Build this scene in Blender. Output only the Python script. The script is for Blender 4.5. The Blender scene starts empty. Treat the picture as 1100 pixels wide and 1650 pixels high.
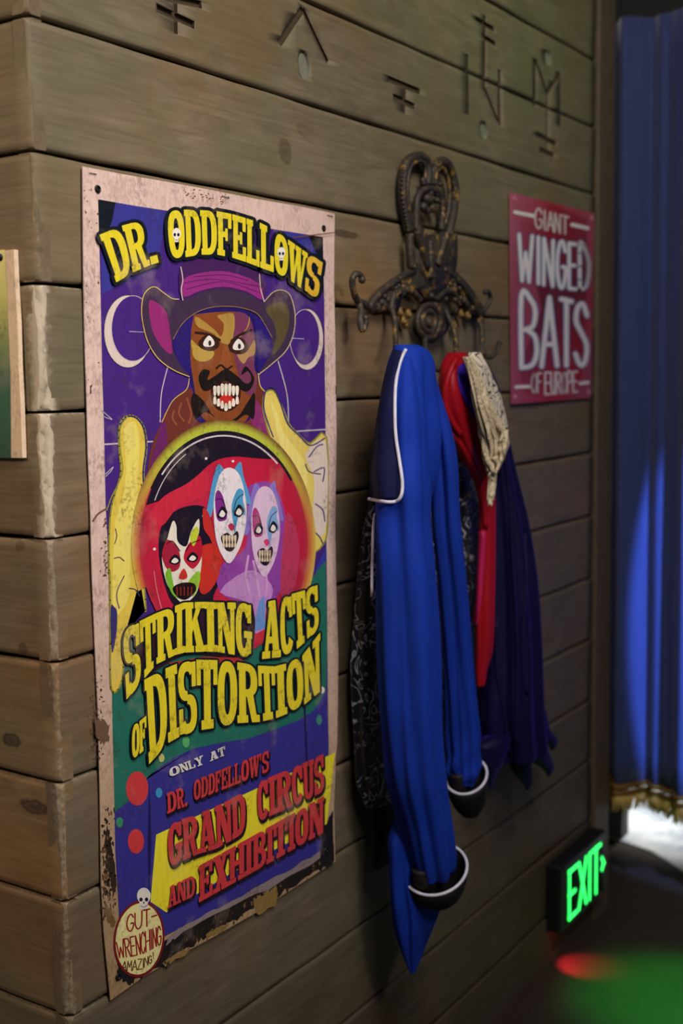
import bpy, bmesh, math, random
import numpy as np
from mathutils import Vector, Matrix
from mathutils.bvhtree import BVHTree
random.seed(7)
rng = np.random.RandomState(7)
scene = bpy.context.scene
COL = scene.collection

# ------------------------------------------------------------------ camera
# solved from the plank joints: one plank course = U metres, floor at z = 0
U = 0.17
FZ = 13.75
FPX = 1941.757
PITCH, YAW, ROLL = 0.109723, 0.990094, -0.016116
CAM = np.array([-6.636952, -7.122474, -4.777385 + FZ]) * U
_F = np.array([math.sin(YAW) * math.cos(PITCH), math.cos(YAW) * math.cos(PITCH), -math.sin(PITCH)])
_r = np.array([math.cos(YAW), -math.sin(YAW), 0.0])
_u = np.cross(_r, _F)
_R = _r * math.cos(ROLL) + _u * math.sin(ROLL)
_U = -_r * math.sin(ROLL) + _u * math.cos(ROLL)
cd = bpy.data.cameras.new('camera')
cd.sensor_fit = 'HORIZONTAL'
cd.sensor_width = 24.0
cd.lens = FPX / 1100 * 24.0
cd.clip_start = 0.05
cd.dof.use_dof = True
cd.dof.focus_distance = 1.83
cd.dof.aperture_fstop = 2.8
cam = bpy.data.objects.new('camera', cd)
COL.objects.link(cam)
M = Matrix(((_R[0], _U[0], -_F[0], CAM[0]), (_R[1], _U[1], -_F[1], CAM[1]), (_R[2], _U[2], -_F[2], CAM[2]), (0, 0, 0, 1)))
cam.matrix_world = M
scene.camera = cam

# ------------------------------------------------------------------ world, lights, exposure
scene.view_settings.view_transform = 'Standard'
scene.view_settings.look = 'None'
scene.view_settings.gamma = 1.0
scene.view_settings.exposure = 0.0
scene.view_settings.use_curve_mapping = False
wd = bpy.data.worlds.new('room_dark')
scene.world = wd
wd.use_nodes = True
wd.node_tree.nodes['Background'].inputs[0].default_value = (1.0, 0.93, 0.88, 1)
wd.node_tree.nodes['Background'].inputs[1].default_value = 0.06


def WP(x, y, z):
    """course units -> world metres"""
    return Vector((x * U, y * U, (z + FZ) * U))


def add_light(name, kind, loc, target, energy, color, **kw):
    d = bpy.data.lights.new(name, kind)
    d.energy = energy
    d.color = color
    for k, v in kw.items():
        setattr(d, k, v)
    o = bpy.data.objects.new(name, d)
    COL.objects.link(o)
    o.location = loc
    o.rotation_euler = (Vector(target) - Vector(loc)).to_track_quat('-Z', 'Y').to_euler()
    return o


add_light('poster_spot', 'SPOT', WP(-1.5, -10.5, -1.0), WP(2.2, 0, -6.6), 78.0, (1.0, 0.90, 0.86), spot_size=math.radians(52), spot_blend=1.0, shadow_soft_size=0.12)
add_light('key_lamp', 'AREA', WP(-2.0, -8.5, 4.5), WP(3.4, 0, -2.5), 44.0, (1.0, 0.91, 0.83), shape='DISK', size=0.9)
add_light('warm_side_lamp', 'AREA', WP(-9, 3.0, 1), WP(0, 1, -8), 17.0, (1.0, 0.74, 0.50), shape='DISK', size=0.4)
cs_ = add_light('curtain_spot', 'SPOT', WP(5.0, -10.5, -4.5), WP(12.2, -3.75, -7.7), 520.0, (0.20, 0.37, 1.0), spot_size=math.radians(22.6), spot_blend=0.12, shadow_soft_size=0.02)
cs_.scale = (1.0, 1.9, 1.0)
add_light('green_floor_spot', 'SPOT', WP(10.5, -6, -3), WP(9.75, -2.2, -13.75), 400.0, (0.015, 1.0, 0.06), spot_size=math.radians(18), spot_blend=0.9, shadow_soft_size=0.05)
add_light('green_wall_spot', 'SPOT', WP(8, -6, 2.5), WP(8.6, 0, 0.2), 9.0, (0.62, 1.0, 0.42), spot_size=math.radians(70), spot_blend=1.0, shadow_soft_size=0.1)
add_light('daylight', 'SPOT', WP(19.9, .2, -2.5), WP(19.7, 0.2, -13.75), 280.0, (0.93, 0.97, 1.0), spot_size=math.radians(48), spot_blend=0.25, shadow_soft_size=0.15)


# ------------------------------------------------------------------ geometry helpers
def ray(px, py):
    d = _F + (px - 550) / FPX * _R - (py - 825) / FPX * _U
    return d


def on_wall(px, py, depth=0.0):
    """point seen at (px, py) on the vertical plane standing `depth` metres in front of the plank wall"""
    d = ray(px, py)
    t = (-depth - CAM[1]) / d[1]
    return Vector(CAM + t * d)


def on_end(px, py, x):
    d = ray(px, py)
    t = (x * U - CAM[0]) / d[0]
    return Vector(CAM + t * d)


def on_floor(px, py):
    d = ray(px, py)
    t = -CAM[2] / d[2]
    return Vector(CAM + t * d)


def lin(c):
    return tuple(((v / 255) / 12.92 if v / 255 <= 0.04045 else ((v / 255 + 0.055) / 1.055) ** 2.4) for v in c)


class MB:
    def __init__(s):
        s.v, s.f, s.m = [], [], []

    def add(s, verts, faces, mi=0):
        o = len(s.v)
        s.v += [tuple(p) for p in verts]
        s.f += [tuple(i + o for i in f) for f in faces]
        s.m += [mi] * len(faces)

    def box(s, a, b, mi=0):
        (x0, y0, z0), (x1, y1, z1) = a, b
        v = [(x0, y0, z0), (x1, y0, z0), (x1, y1, z0), (x0, y1, z0), (x0, y0, z1), (x1, y0, z1), (x1, y1, z1), (x0, y1, z1)]
        s.add(v, [(0, 3, 2, 1), (4, 5, 6, 7), (0, 1, 5, 4), (1, 2, 6, 5), (2, 3, 7, 6), (3, 0, 4, 7)], mi)

    def tube(s, pts, rad, n=10, cap=True, mi=0):
        pts = [Vector(p) for p in pts]
        if not isinstance(rad, (list, tuple)):
            rad = [rad] * len(pts)
        rings = []
        up = None
        for i, p in enumerate(pts):
            t = (pts[min(i + 1, len(pts) - 1)] - pts[max(i - 1, 0)]).normalized()
            if up is None:
                up = t.orthogonal().normalized()
            up = (up - t * up.dot(t)).normalized()
            w = t.cross(up)
            rings.append([p + (up * math.cos(2 * math.pi * k / n) + w * math.sin(2 * math.pi * k / n)) * rad[i] for k in range(n)])
        v = [q for r in rings for q in r]
        f = [(i * n + k, i * n + (k + 1) % n, (i + 1) * n + (k + 1) % n, (i + 1) * n + k) for i in range(len(pts) - 1) for k in range(n)]
        if cap:
            f += [tuple(reversed(range(n))), tuple(range((len(pts) - 1) * n, len(pts) * n))]
        s.add(v, f, mi)

    def ball(s, c, r, seg=12, rings=8, sc=(1, 1, 1), mi=0):
        v = []
        for i in range(rings + 1):
            a = math.pi * i / rings
            for k in range(seg):
                b = 2 * math.pi * k / seg
                v.append((c[0] + r * sc[0] * math.sin(a) * math.cos(b), c[1] + r * sc[1] * math.sin(a) * math.sin(b), c[2] + r * sc[2] * math.cos(a)))
        f = [(i * seg + k, (i + 1) * seg + k, (i + 1) * seg + (k + 1) % seg, i * seg + (k + 1) % seg) for i in range(rings) for k in range(seg)]
        s.add(v, f, mi)

    def build(s, name, mats, parent=None, smooth=False):
        me = bpy.data.meshes.new(name)
        me.from_pydata(s.v, [], s.f)
        for m in (mats if isinstance(mats, (list, tuple)) else [mats]):
            me.materials.append(m)
        me.polygons.foreach_set('material_index', s.m)
        if smooth:
            me.polygons.foreach_set('use_smooth', [True] * len(me.polygons))
        me.update()
        o = bpy.data.objects.new(name, me)
        COL.objects.link(o)
        if parent is not None:
            o.parent = parent
            o.matrix_parent_inverse = parent.matrix_basis.inverted()
        return o


def tag(o, label=None, cat=None, group=None, kind=None):
    if label: o['label'] = label
    if cat: o['category'] = cat
    if group: o['group'] = group
    if kind: o['kind'] = kind
    return o


def empty(name, loc, label=None, cat=None, kind=None):
    o = bpy.data.objects.new(name, None)
    o.empty_display_size = 0.05
    o.location = loc
    COL.objects.link(o)
    return tag(o, label, cat, None, kind)


def crom(pts, n=6, closed=False):
    P = [np.array(p, float) for p in pts]
    out = []
    N = len(P)
    for i in range(N if closed else N - 1):
        if closed:
            a, b, c, d = P[(i - 1) % N], P[i], P[(i + 1) % N], P[(i + 2) % N]
        else:
            a, b, c, d = P[max(i - 1, 0)], P[i], P[i + 1], P[min(i + 2, N - 1)]
        for k in range(n):
            t = k / n
            out.append(0.5 * (2 * b + (c - a) * t + (2 * a - 5 * b + 4 * c - d) * t * t + (3 * b - a - 3 * c + d) * t ** 3))
    if not closed:
        out.append(P[-1])
    return out


# ------------------------------------------------------------------ material helpers
class NT:
    def __init__(s, name):
        s.mat = bpy.data.materials.new(name)
        s.mat.use_nodes = True
        s.t = s.mat.node_tree
        s.b = s.t.nodes['Principled BSDF']

    def n(s, typ, **kw):
        nd = s.t.nodes.new(typ)
        for k, v in kw.items():
            if isinstance(k, str) and k.startswith('i_'):
                nd.inputs[k[2:].replace('_', ' ')].default_value = v
            else:
                setattr(nd, k, v)
        return nd

    def l(s, a, b):
        s.t.links.new(a, b)

    def coord(s, which='Object', scale=(1, 1, 1), loc=(0, 0, 0), rand=False):
        tc = s.n('ShaderNodeTexCoord')
        mp = s.n('ShaderNodeMapping')
        mp.inputs['Scale'].default_value = scale
        mp.inputs['Location'].default_value = loc
        src = tc.outputs[which]
        if rand:
            oi = s.n('ShaderNodeObjectInfo')
            mu = s.n('ShaderNodeMath', operation='MULTIPLY')
            mu.inputs[1].default_value = 37.0
            s.l(oi.outputs['Random'], mu.inputs[0])
            ad = s.n('ShaderNodeVectorMath', operation='ADD')
            s.l(src, ad.inputs[0])
            s.l(mu.outputs[0], ad.inputs[1])
            src = ad.outputs[0]
        s.l(src, mp.inputs['Vector'])
        return mp.outputs[0]

    def noise(s, vec, scale=5, detail=4, rough=0.55, dist=0.0):
        nd = s.n('ShaderNodeTexNoise')
        nd.inputs['Scale'].default_value = scale
        nd.inputs['Detail'].default_value = detail
        nd.inputs['Roughness'].default_value = rough
        nd.inputs['Distortion'].default_value = dist
        s.l(vec, nd.inputs['Vector'])
        return nd.outputs['Fac']

    def ramp(s, fac, stops):
        nd = s.n('ShaderNodeValToRGB')
        e = nd.color_ramp.elements
        while len(e) < len(stops):
            e.new(0.5)
        for el, (p, c) in zip(e, stops):
            el.position = p
            if not isinstance(c, (tuple, list)):
                c = (c, c, c)
            el.color = (*c[:3], 1)
        s.l(fac, nd.inputs[0])
        return nd.outputs[0]

    def mix(s, fac, a, b, mode='MIX'):
        nd = s.n('ShaderNodeMix', data_type='RGBA', blend_type=mode)
        for val, i in ((fac, 0), (a, 6), (b, 7)):
            if isinstance(val, (int, float)):
                nd.inputs[i].default_value = val
            elif isinstance(val, (tuple, list)):
                nd.inputs[i].default_value = (*val[:3], 1)
            else:
                s.l(val, nd.inputs[i])
        return nd.outputs[2]

    def math(s, op, a, b=0.0, clamp=False):
        nd = s.n('ShaderNodeMath', operation=op)
        nd.use_clamp = clamp
        for v, i in ((a, 0), (b, 1)):
            if isinstance(v, (int, float)):
                nd.inputs[i].default_value = v
            else:
                s.l(v, nd.inputs[i])
        return nd.outputs[0]

    def bump(s, h, strength=0.3, dist=0.002):
        nd = s.n('ShaderNodeBump')
        nd.inputs['Strength'].default_value = strength
        nd.inputs['Distance'].default_value = dist
        s.l(h, nd.inputs['Height'])
        s.l(nd.outputs[0], s.b.inputs['Normal'])

    def set(s, **kw):
        for k, v in kw.items():
            inp = s.b.inputs[k.replace('_', ' ')]
            if isinstance(v, (int, float)):
                inp.default_value = v
            elif isinstance(v, (tuple, list)):
                inp.default_value = (*v[:3], 1)
            else:
                s.l(v, inp)
        return s


def simple(name, c, rough=0.6, metal=0.0, var=0.25, scale=60, bump=0.15, **kw):
    m = NT(name)
    v = m.coord('Object')
    n = m.noise(v, scale, 5)
    c = lin(c)
    m.set(Base_Color=m.mix(n, tuple(x * (1 - var) for x in c), tuple(min(1, x * (1 + var)) for x in c)), Roughness=rough, Metallic=metal)
    if bump:
        m.bump(n, bump, 0.001)
    if kw:
        m.set(**kw)
    return m.mat


def wood(name, axis, knots=(), groove=False, wear=True):
    """stained rough-sawn softwood; grain along `axis` ('x' or 'y')"""
    m = NT(name)
    st = (3, 15, 15) if axis == 'x' else (15, 3, 15)
    v = m.coord('Object', st, rand=True)
    fine = (6, 220, 220) if axis == 'x' else (220, 6, 220)
    vf = m.coord('Object', fine, rand=True)
    saw = (90, 8, 8) if axis == 'x' else (8, 90, 8)
    vs = m.coord('Object', saw, rand=True)
    vo = m.coord('Object', (1, 1, 1))
    g = m.noise(v, 2.2, 6, 0.6, 1.2)
    f = m.noise(vf, 1.0, 4, 0.6)
    sw = m.noise(vs, 1.0, 2, 0.5)
    blot = m.noise(vo, 5.5, 4, 0.6)
    blot2 = m.noise(m.coord('Object', (1, 1, 1), (3.1, 5.7, 1.3)), 3.4, 3, 0.55)
    base = m.ramp(g, [(0.25, lin((98, 87, 70))), (0.5, lin((116, 104, 86))), (0.75, lin((130, 118, 100)))])
    base = m.mix(m.ramp(blot, [(0.42, 0.0), (0.68, 0.75)]), base, lin((100, 100, 76)))
    base = m.mix(m.ramp(blot2, [(0.5, 0.0), (0.72, 0.6)]), base, lin((122, 92, 60)))
    fm = m.ramp(f, [(0.3, 0.84), (0.55, 1.0), (0.75, 1.08)])
    base = m.mix(1.0, base, fm, 'MULTIPLY')
    # per-board tint, darker and greyer along the lower courses
    sep = m.n('ShaderNodeSeparateXYZ')
    m.l(vo, sep.inputs[0])
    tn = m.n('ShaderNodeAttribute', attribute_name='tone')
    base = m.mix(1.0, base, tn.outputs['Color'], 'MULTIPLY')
    for (c, s_, k) in knots:
        sub = m.n('ShaderNodeVectorMath', operation='SUBTRACT')
        m.l(vo, sub.inputs[0]); sub.inputs[1].default_value = c
        dv = m.n('ShaderNodeVectorMath', operation='DIVIDE')
        m.l(sub.outputs[0], dv.inputs[0]); dv.inputs[1].default_value = s_
        ln = m.n('ShaderNodeVectorMath', operation='LENGTH')
        m.l(dv.outputs[0], ln.inputs[0])
        wob = m.math('ADD', ln.outputs['Value'], m.math('MULTIPLY', m.math('SUBTRACT', m.noise(vo, 60, 3), 0.5), 0.9))
        kn = m.ramp(wob, [(0.0, k), (0.5, k * 0.7), (0.7, k), (1.25, 0.0)])
        base = m.mix(kn, base, lin((52, 42, 34)))
    if wear:
        at = m.n('ShaderNodeAttribute', attribute_name='wear')
        wn = m.math('ADD', at.outputs['Fac'], m.math('MULTIPLY', m.math('SUBTRACT', m.noise(m.coord('Object', (1, 1, 1), (2, 2, 2)), 130, 4, 0.65), 0.5), 0.9))
        wf = m.ramp(wn, [(0.30, 0.0), (0.62, 0.40), (1.15, 0.85)])
        base = m.mix(wf, base, lin((196, 184, 164)))
    if groove:
        base = m.mix(1.0, base, (0.42, 0.36, 0.32), 'MULTIPLY')
    m.set(Base_Color=base, Roughness=0.62)
    m.set(Specular_IOR_Level=0.35)
    h = m.math('ADD', m.math('MULTIPLY', f, 0.6), m.math('MULTIPLY', sw, 0.35))
    m.bump(h, 0.35, 0.0012)
    return m.mat


def velvet(name, c, sheen=0.5, rough=0.75, tint=None, var=0.3):
    m = NT(name)
    v = m.coord('Object')
    n = m.noise(v, 9, 5, 0.6)
    w = m.noise(v, 700, 2)
    c = lin(c)
    m.set(Base_Color=m.mix(n, tuple(x * (1 - var) for x in c), tuple(min(1, x * (1 + var)) for x in c)), Roughness=rough)
    m.set(Sheen_Weight=sheen, Sheen_Roughness=0.35, Sheen_Tint=tint or tuple(min(1, x * 2.2) for x in c), Specular_IOR_Level=0.2)
    m.bump(m.math('ADD', m.math('MULTIPLY', n, 0.5), m.math('MULTIPLY', w, 0.25)), 0.4, 0.004)
    return m.mat


def brocade(name):
    m = NT(name)
    v = m.coord('Object')
    n = m.noise(v, 13, 1.0, 0.4, 2.6)
    fr = m.math('FRACT', m.math('MULTIPLY', n, 6.5))
    d = m.math('ABSOLUTE', m.math('SUBTRACT', fr, 0.5))
    line = m.ramp(d, [(0.06, 1.0), (0.13, 0.0)])
    brk = m.ramp(m.noise(v, 38, 2, 0.5), [(0.45, 0.0), (0.53, 1.0)])
    fac = m.math('MULTIPLY', line, brk)
    m.set(Base_Color=m.mix(fac, lin((17, 16, 22)), lin((190, 190, 205))), Roughness=0.5, Sheen_Weight=0.2)
    m.bump(fac, 0.3, 0.002)
    return m.mat


def print_mat(name, grunge=1.0, rough=0.42, rust=0.0):
    m = NT(name)
    at = m.n('ShaderNodeAttribute', attribute_name='Col')
    v = m.coord('Object')
    big = m.noise(v, 16, 6, 0.65)
    fine = m.noise(v, 130, 4, 0.7)
    mask = m.math('MULTIPLY', m.ramp(big, [(0.5, 0.0), (0.66, 1.0)]), m.ramp(fine, [(0.48, 0.0), (0.6, 1.0)]))
    c = m.mix(m.math('MULTIPLY', mask, 0.42 * grunge), at.outputs['Color'], lin((62, 48, 40)))
    if rust:
        r1 = m.noise(m.coord('Object', (1, 1, 1), (4.2, 1.1, 7.3)), 9, 5, 0.7, .6)
        r2 = m.noise(m.coord('Object', (1, 1, .55)), 210, 5, 0.7)
        c = m.mix(m.math('MULTIPLY', m.ramp(r1, [(0.40, 0.0), (0.62, rust)]), m.ramp(r2, [(0.44, 0.0), (0.62, 1.0)])), c, lin((104, 70, 50)))
        c = m.mix(m.ramp(m.noise(v, 26, 4, .6), [(0.48, 0.0), (0.72, .28)]), c, lin((176, 146, 132)))
    streak = m.noise(m.coord('Object', (160, 1, 14)), 1.0, 3, 0.6)
    c = m.mix(0.5, c, m.ramp(streak, [(0.3, 0.78), (0.6, 1.0)]), 'MULTIPLY')
    pale = m.math('MULTIPLY', m.ramp(m.noise(v, 11, 5, 0.6), [(0.56, 0.0), (0.7, 1.0)]), 0.16 * grunge)
    c = m.mix(pale, c, lin((190, 170, 150)))
    m.set(Base_Color=c, Roughness=rough, Specular_IOR_Level=0.35)
    m.bump(m.noise(v, 14, 3, 0.5), 0.25, 0.006)
    return m.mat


MAT = {}
MAT['print'] = print_mat('poster_print', 1.5)
MAT['print_soft'] = print_mat('sign_print', 0.35, 0.5)


# ------------------------------------------------------------------ flat print built as thin inked layers
class Art:
    """flat print on a wall-parallel plane: polygons in picture coordinates laid out on the sheet, one thin layer per level"""

    def __init__(s, place, step=0.00012):
        s.place, s.step = place, step
        s.v, s.f, s.c = [], [], []

    def poly(s, pts, col, level):
        o = len(s.v)
        cols = col if isinstance(col, list) else [col] * len(pts)
        for p, c in zip(pts, cols):
            s.v.append(tuple(s.place(p[0], p[1], level * s.step + (len(s.f) % 24) * s.step / 26)))
            s.c.append((*lin(c), 1.0))
        s.f.append(tuple(range(o, o + len(pts))))

    def smooth(s, pts, col, level, n=6):
        s.poly(crom(pts, n, True), col, level)

    def ell(s, c, rx, ry, col, level, n=32, rot=0.0):
        cr, sr = math.cos(rot), math.sin(rot)
        s.poly([(c[0] + rx * math.cos(a) * cr - ry * math.sin(a) * sr, c[1] + rx * math.cos(a) * sr + ry * math.sin(a) * cr) for a in [2 * math.pi * i / n for i in range(n)]], col, level)

    def rings(s, c, stops, level, n=48):
        """radial colour fan: stops = [(rx, ry, colour)...] from the outside in"""
        ang = [2 * math.pi * i / n for i in range(n)]
        R = [[(c[0] + rx * math.cos(a), c[1] + ry * math.sin(a)) for a in ang] for rx, ry, _ in stops]
        for i in range(len(stops) - 1):
            for k in range(n):
                k2 = (k + 1) % n
                s.poly([R[i][k], R[i][k2], R[i + 1][k2], R[i + 1][k]], [stops[i][2], stops[i][2], stops[i + 1][2], stops[i + 1][2]], level)
        s.poly(R[-1], stops[-1][2], level)

    def stroke(s, pts, w, col, level, closed=False, nd=8):
        P = list(pts) + ([pts[0]] if closed else [])
        ws = w if isinstance(w, list) else [w] * len(P)
        for i in range(len(P) - 1):
            a, b = np.array(P[i][:2], float), np.array(P[i + 1][:2], float)
            d = b - a
            L = np.hypot(*d)
            if L < 1e-6: continue
            nrm = np.array([-d[1], d[0]]) / L
            s.poly([a + nrm * ws[i] / 2, b + nrm * ws[i + 1] / 2, b - nrm * ws[i + 1] / 2, a - nrm * ws[i] / 2], col, level)
        for p, ww in zip(P, ws):
            if ww > 1.2:
                s.ell(p, ww / 2, ww / 2, col, level, nd)

    def line(s, pts, w, col, level, n=6):
        s.stroke(crom(pts, n), w, col, level)

    def build(s, name, mat, parent):
        me = bpy.data.meshes.new(name)
        me.from_pydata(s.v, [], s.f)
        a = me.color_attributes.new('Col', 'FLOAT_COLOR', 'POINT')
        a.data.foreach_set('color', np.array(s.c, dtype=np.float32).ravel())
        me.materials.append(mat)
        me.update()
        # face every layer toward the viewer's side of the sheet
        o = bpy.data.objects.new(name, me)
        COL.objects.link(o)
        if parent is not None:
            o.parent = parent
            o.matrix_parent_inverse = parent.matrix_basis.inverted()
        return o


def rect(x0, y0, x1, y1):
    return [(x0, y0), (x1, y0), (x1, y1), (x0, y1)]


def arc(cx, cy, rx, ry, ix, iy, a0, a1, n=12, e=2.5):
    def se(a, x, y):
        c, s_ = math.cos(a), math.sin(a)
        return (cx + x * math.copysign(abs(c) ** (2 / e), c), cy + y * math.copysign(abs(s_) ** (2 / e), s_))
    A = [math.radians(a0 + (a1 - a0) * i / n) for i in range(n + 1)]
    return [[se(A[i], rx, ry), se(A[i + 1], rx, ry), se(A[i + 1], ix, iy), se(A[i], ix, iy)] for i in range(n)]


STEM = [rect(.08, 0, .38, 1)]
SLAB = {
    'A': [[(.36, 1), (.52, 1), (.28, 0), (.1, 0)], [(.36, 1), (.68, 1), (.95, 0), (.62, 0)], rect(.25, .26, .7, .37), rect(0, 0, .42, .12), rect(.55, 0, 1.02, .12), rect(.25, .9, .68, 1)],
    'B': STEM + [rect(0, .88, .5, 1), rect(0, 0, .5, .12), rect(.3, .46, .5, .57)] + arc(.45, .74, .48, .26, .22, .14, -90, 90) + arc(.45, .27, .53, .27, .24, .15, -90, 90),
    'C': arc(.5, .5, .5, .5, .18, .35, 35, 325, 20) + [rect(.74, .62, .95, .97)],
    'D': STEM + [rect(0, .87, .5, 1), rect(0, 0, .5, .13)] + arc(.45, .5, .55, .5, .23, .36, -90, 90, 14),
    'E': STEM + [rect(0, .87, .95, 1), rect(.75, .68, .95, 1), rect(.3, .45, .65, .56), rect(.56, .37, .7, .64), rect(0, 0, .97, .13), rect(.77, 0, .97, .32)],
    'F': STEM + [rect(0, .87, .95, 1), rect(.75, .66, .95, 1), rect(.3, .44, .65, .56), rect(.56, .36, .7, .64), rect(0, 0, .5, .13)],
    'G': arc(.5, .5, .5, .5, .18, .35, 35, 325, 20) + [rect(.74, .64, .95, .97), rect(.52, .36, 1, .48), rect(.7, .08, .93, .48)],
    'H': [rect(.06, 0, .34, 1), rect(.66, 0, .94, 1), rect(.2, .44, .8, .57), rect(0, 0, .42, .12), rect(.58, 0, 1, .12), rect(0, .88, .42, 1), rect(.58, .88, 1, 1)],
    'I': [rect(.22, 0, .78, 1), rect(0, .87, 1, 1), rect(0, 0, 1, .13)],
    'K': STEM + [rect(0, .88, .46, 1), rect(0, 0, .46, .12), [(.34, .34), (.34, .52), (.64, .92), (.86, .92)], [(.44, .52), (.64, .68), (.95, .08), (.62, .08)], rect(.55, .88, 1, 1), rect(.55, 0, 1.02, .12)],
    'L': STEM + [rect(0, .87, .48, 1), rect(0, 0, .95, .13), rect(.74, 0, .95, .36)],
    'N': [rect(.08, 0, .28, 1), rect(.74, 0, .94, 1), [(.08, 1), (.4, 1), (.94, 0), (.62, 0)], rect(0, .88, .4, 1), rect(0, 0, .4, .12), rect(.6, .88, 1.02, 1)],
    'O': arc(.5, .5, .5, .5, .17, .34, 0, 360, 26),
    'R': STEM + [rect(0, 0, .47, .12), rect(0, .88, .5, 1), rect(.3, .44, .5, .56)] + arc(.45, .72, .5, .28, .2, .16, -90, 90) + [[(.42, .5), (.72, .5), (.86, .12), (1, .12), (1, 0), (.66, 0)]],
    'S': arc(.5, .73, .48, .27, .19, .14, 30, 270, 14) + arc(.5, .27, .49, .27, .19, .14, 90, -150, 14) + [rect(.76, .64, .96, .98), rect(.03, .02, .23, .36)],
    'T': [rect(.34, 0, .66, 1), rect(0, .87, 1, 1), rect(0, .64, .18, 1), rect(.82, .64, 1, 1), rect(.2, 0, .8, .13)],
    'U': [rect(.1, .3, .38, 1), rect(.66, .3, .9, 1), rect(0, .88, .46, 1), rect(.56, .88, 1, 1)] + arc(.5, .32, .4, .32, .13, .18, 180, 360, 10),
    'W': [[(.02, 1), (.26, 1), (.4, 0), (.22, 0)], [(.28, 0), (.38, 0), (.58, .95), (.48, .95)], [(.42, 1), (.64, 1), (.8, 0), (.62, 0)], [(.68, 0), (.78, 0), (.98, .95), (.86, .95)], rect(-.03, .88, .34, 1), rect(.4, .88, .68, 1), rect(.76, .88, 1.04, 1)],
    'X': [[(.05, 1), (.4, 1), (.95, 0), (.6, 0)], [(.68, 1), (.88, 1), (.32, 0), (.12, 0)], rect(0, .88, .46, 1), rect(.56, .88, 1, 1), rect(0, 0, .44, .12), rect(.54, 0, 1, .12)],
    'Y': [[(.02, 1), (.36, 1), (.62, .42), (.38, .42)], [(.7, 1), (.9, 1), (.6, .42), (.46, .42)], rect(.36, 0, .64, .5), rect(-.02, .88, .42, 1), rect(.58, .88, 1.02, 1), rect(.2, 0, .8, .12)],
    '.': [rect(.1, 0, .85, .17)],
    "'": [[(.15, 1), (.85, 1), (.6, .68), (.3, .68)]],
}
_g = [(.95, .8), (.7, 1), (.35, .97), (.06, .65), (.06, .3), (.35, .02), (.7, .02), (.95, .25), (.95, .45), (.6, .45)]
HAND = {
    'A': [[(0, 0), (.5, 1), (1, 0)], [(.2, .32), (.82, .32)]],
    'B': [[(0, 0), (0, 1), (.6, .95), (.9, .8), (.75, .58), (.1, .52)], [(.4, .52), (.9, .42), (1, .2), (.7, .03), (0, 0)]],
    'C': [_g[:8]],
    'D': [[(0, 0), (0, 1), (.5, .95), (.95, .7), (1, .4), (.7, .08), (0, 0)]],
    'E': [[(.9, 1), (0, 1), (0, 0), (.95, 0)], [(0, .52), (.75, .52)]],
    'F': [[(.9, 1), (0, 1), (0, 0)], [(0, .55), (.7, .55)]],
    'G': [_g], 'H': [[(0, 0), (0, 1)], [(1, 0), (1, 1)], [(0, .5), (1, .5)]],
    'I': [[(.5, 0), (.5, 1)]],
    'M': [[(0, 0), (.08, 1), (.5, .35), (.92, 1), (1, 0)]],
    'N': [[(0, 0), (0.04, 1), (.96, 0), (1, 1)]],
    'O': [[(.5, 1), (.1, .75), (.05, .3), (.45, 0), (.9, .25), (.95, .72), (.5, 1)]],
    'P': [[(0, 0), (0, 1), (.7, .96), (.95, .75), (.7, .52), (0, .48)]],
    'R': [[(0, 0), (0, 1), (.7, .96), (.9, .75), (.65, .55), (0, .5)], [(.35, .5), (.95, 0)]],
    'S': [[(.95, .82), (.6, 1), (.2, .92), (.08, .7), (.5, .52), (.92, .32), (.8, .06), (.4, 0), (.02, .18)]],
    'T': [[(0, 1), (1, 1)], [(.5, 1), (.5, 0)]],
    'U': [[(0, 1), (.04, .3), (.4, 0), (.85, .2), (.96, 1)]],
    'W': [[(0, 1), (.22, 0), (.5, .62), (.75, 0), (1, 1)]],
    'Z': [[(0, 1), (.95, 1), (0, 0), (1, 0)]],
    '-': [[(.1, .5), (.9, .5)]], '!': [[(.5, 1), (.5, .35)], [(.5, .08), (.5, .0)]],
}


def quad_map(b0, b1, t0, t1):
    b0, b1, t0, t1 = map(lambda p: np.array(p, float), (b0, b1, t0, t1))
    return lambda x, y: (b0 * (1 - x) + b1 * x) * (1 - y) + (t0 * (1 - x) + t1 * x) * y


def slab_word(art, word, bots, tops, col, level, outline=None, ow=6, shadow=None, sh=(0, 0), gap=0.015, alt=None, fat=.7):
    for i, ch in enumerate(word):
        q = quad_map(bots[i], bots[i + 1], tops[i], tops[i + 1])
        for pl in SLAB[ch]:
            P = [q(gap + x * (1 - 2 * gap), y) for x, y in pl]
            cc = col if not (alt and i in alt) else alt[i]
            art.poly(P, cc, level)
            if fat: art.stroke(P, fat, cc, level, True)
            if outline:
                art.stroke(P, ow, outline, level - 2, True)
                art.poly(P, outline, level - 2)
            if shadow:
                art.stroke([p + np.array(sh) for p in P], ow, shadow, level - 1, True)
                art.poly([p + np.array(sh) for p in P], shadow, level - 1)


def hand_word(art, word, bots, tops, w, col, level, outline=None, ow=0, gap=0.08, curve=('S', 'G', 'C', 'O', 'D', 'U', 'B', 'P')):
    for i, ch in enumerate(word):
        q = quad_map(bots[i], bots[i + 1], tops[i], tops[i + 1])
        for st in HAND[ch]:
            P = [q(gap + x * (1 - 2 * gap), y) for x, y in st]
            if ch in curve: P = crom(P, 4)
            art.stroke(P, w, col, level)
            if outline:
                art.stroke(P, w + ow, outline, level - 1)


def seq(xs, y0, y1):
    a, b = xs[0], xs[-1]
    return [(x, y0 + (y1 - y0) * (x - a) / (b - a)) for x in xs]


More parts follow.
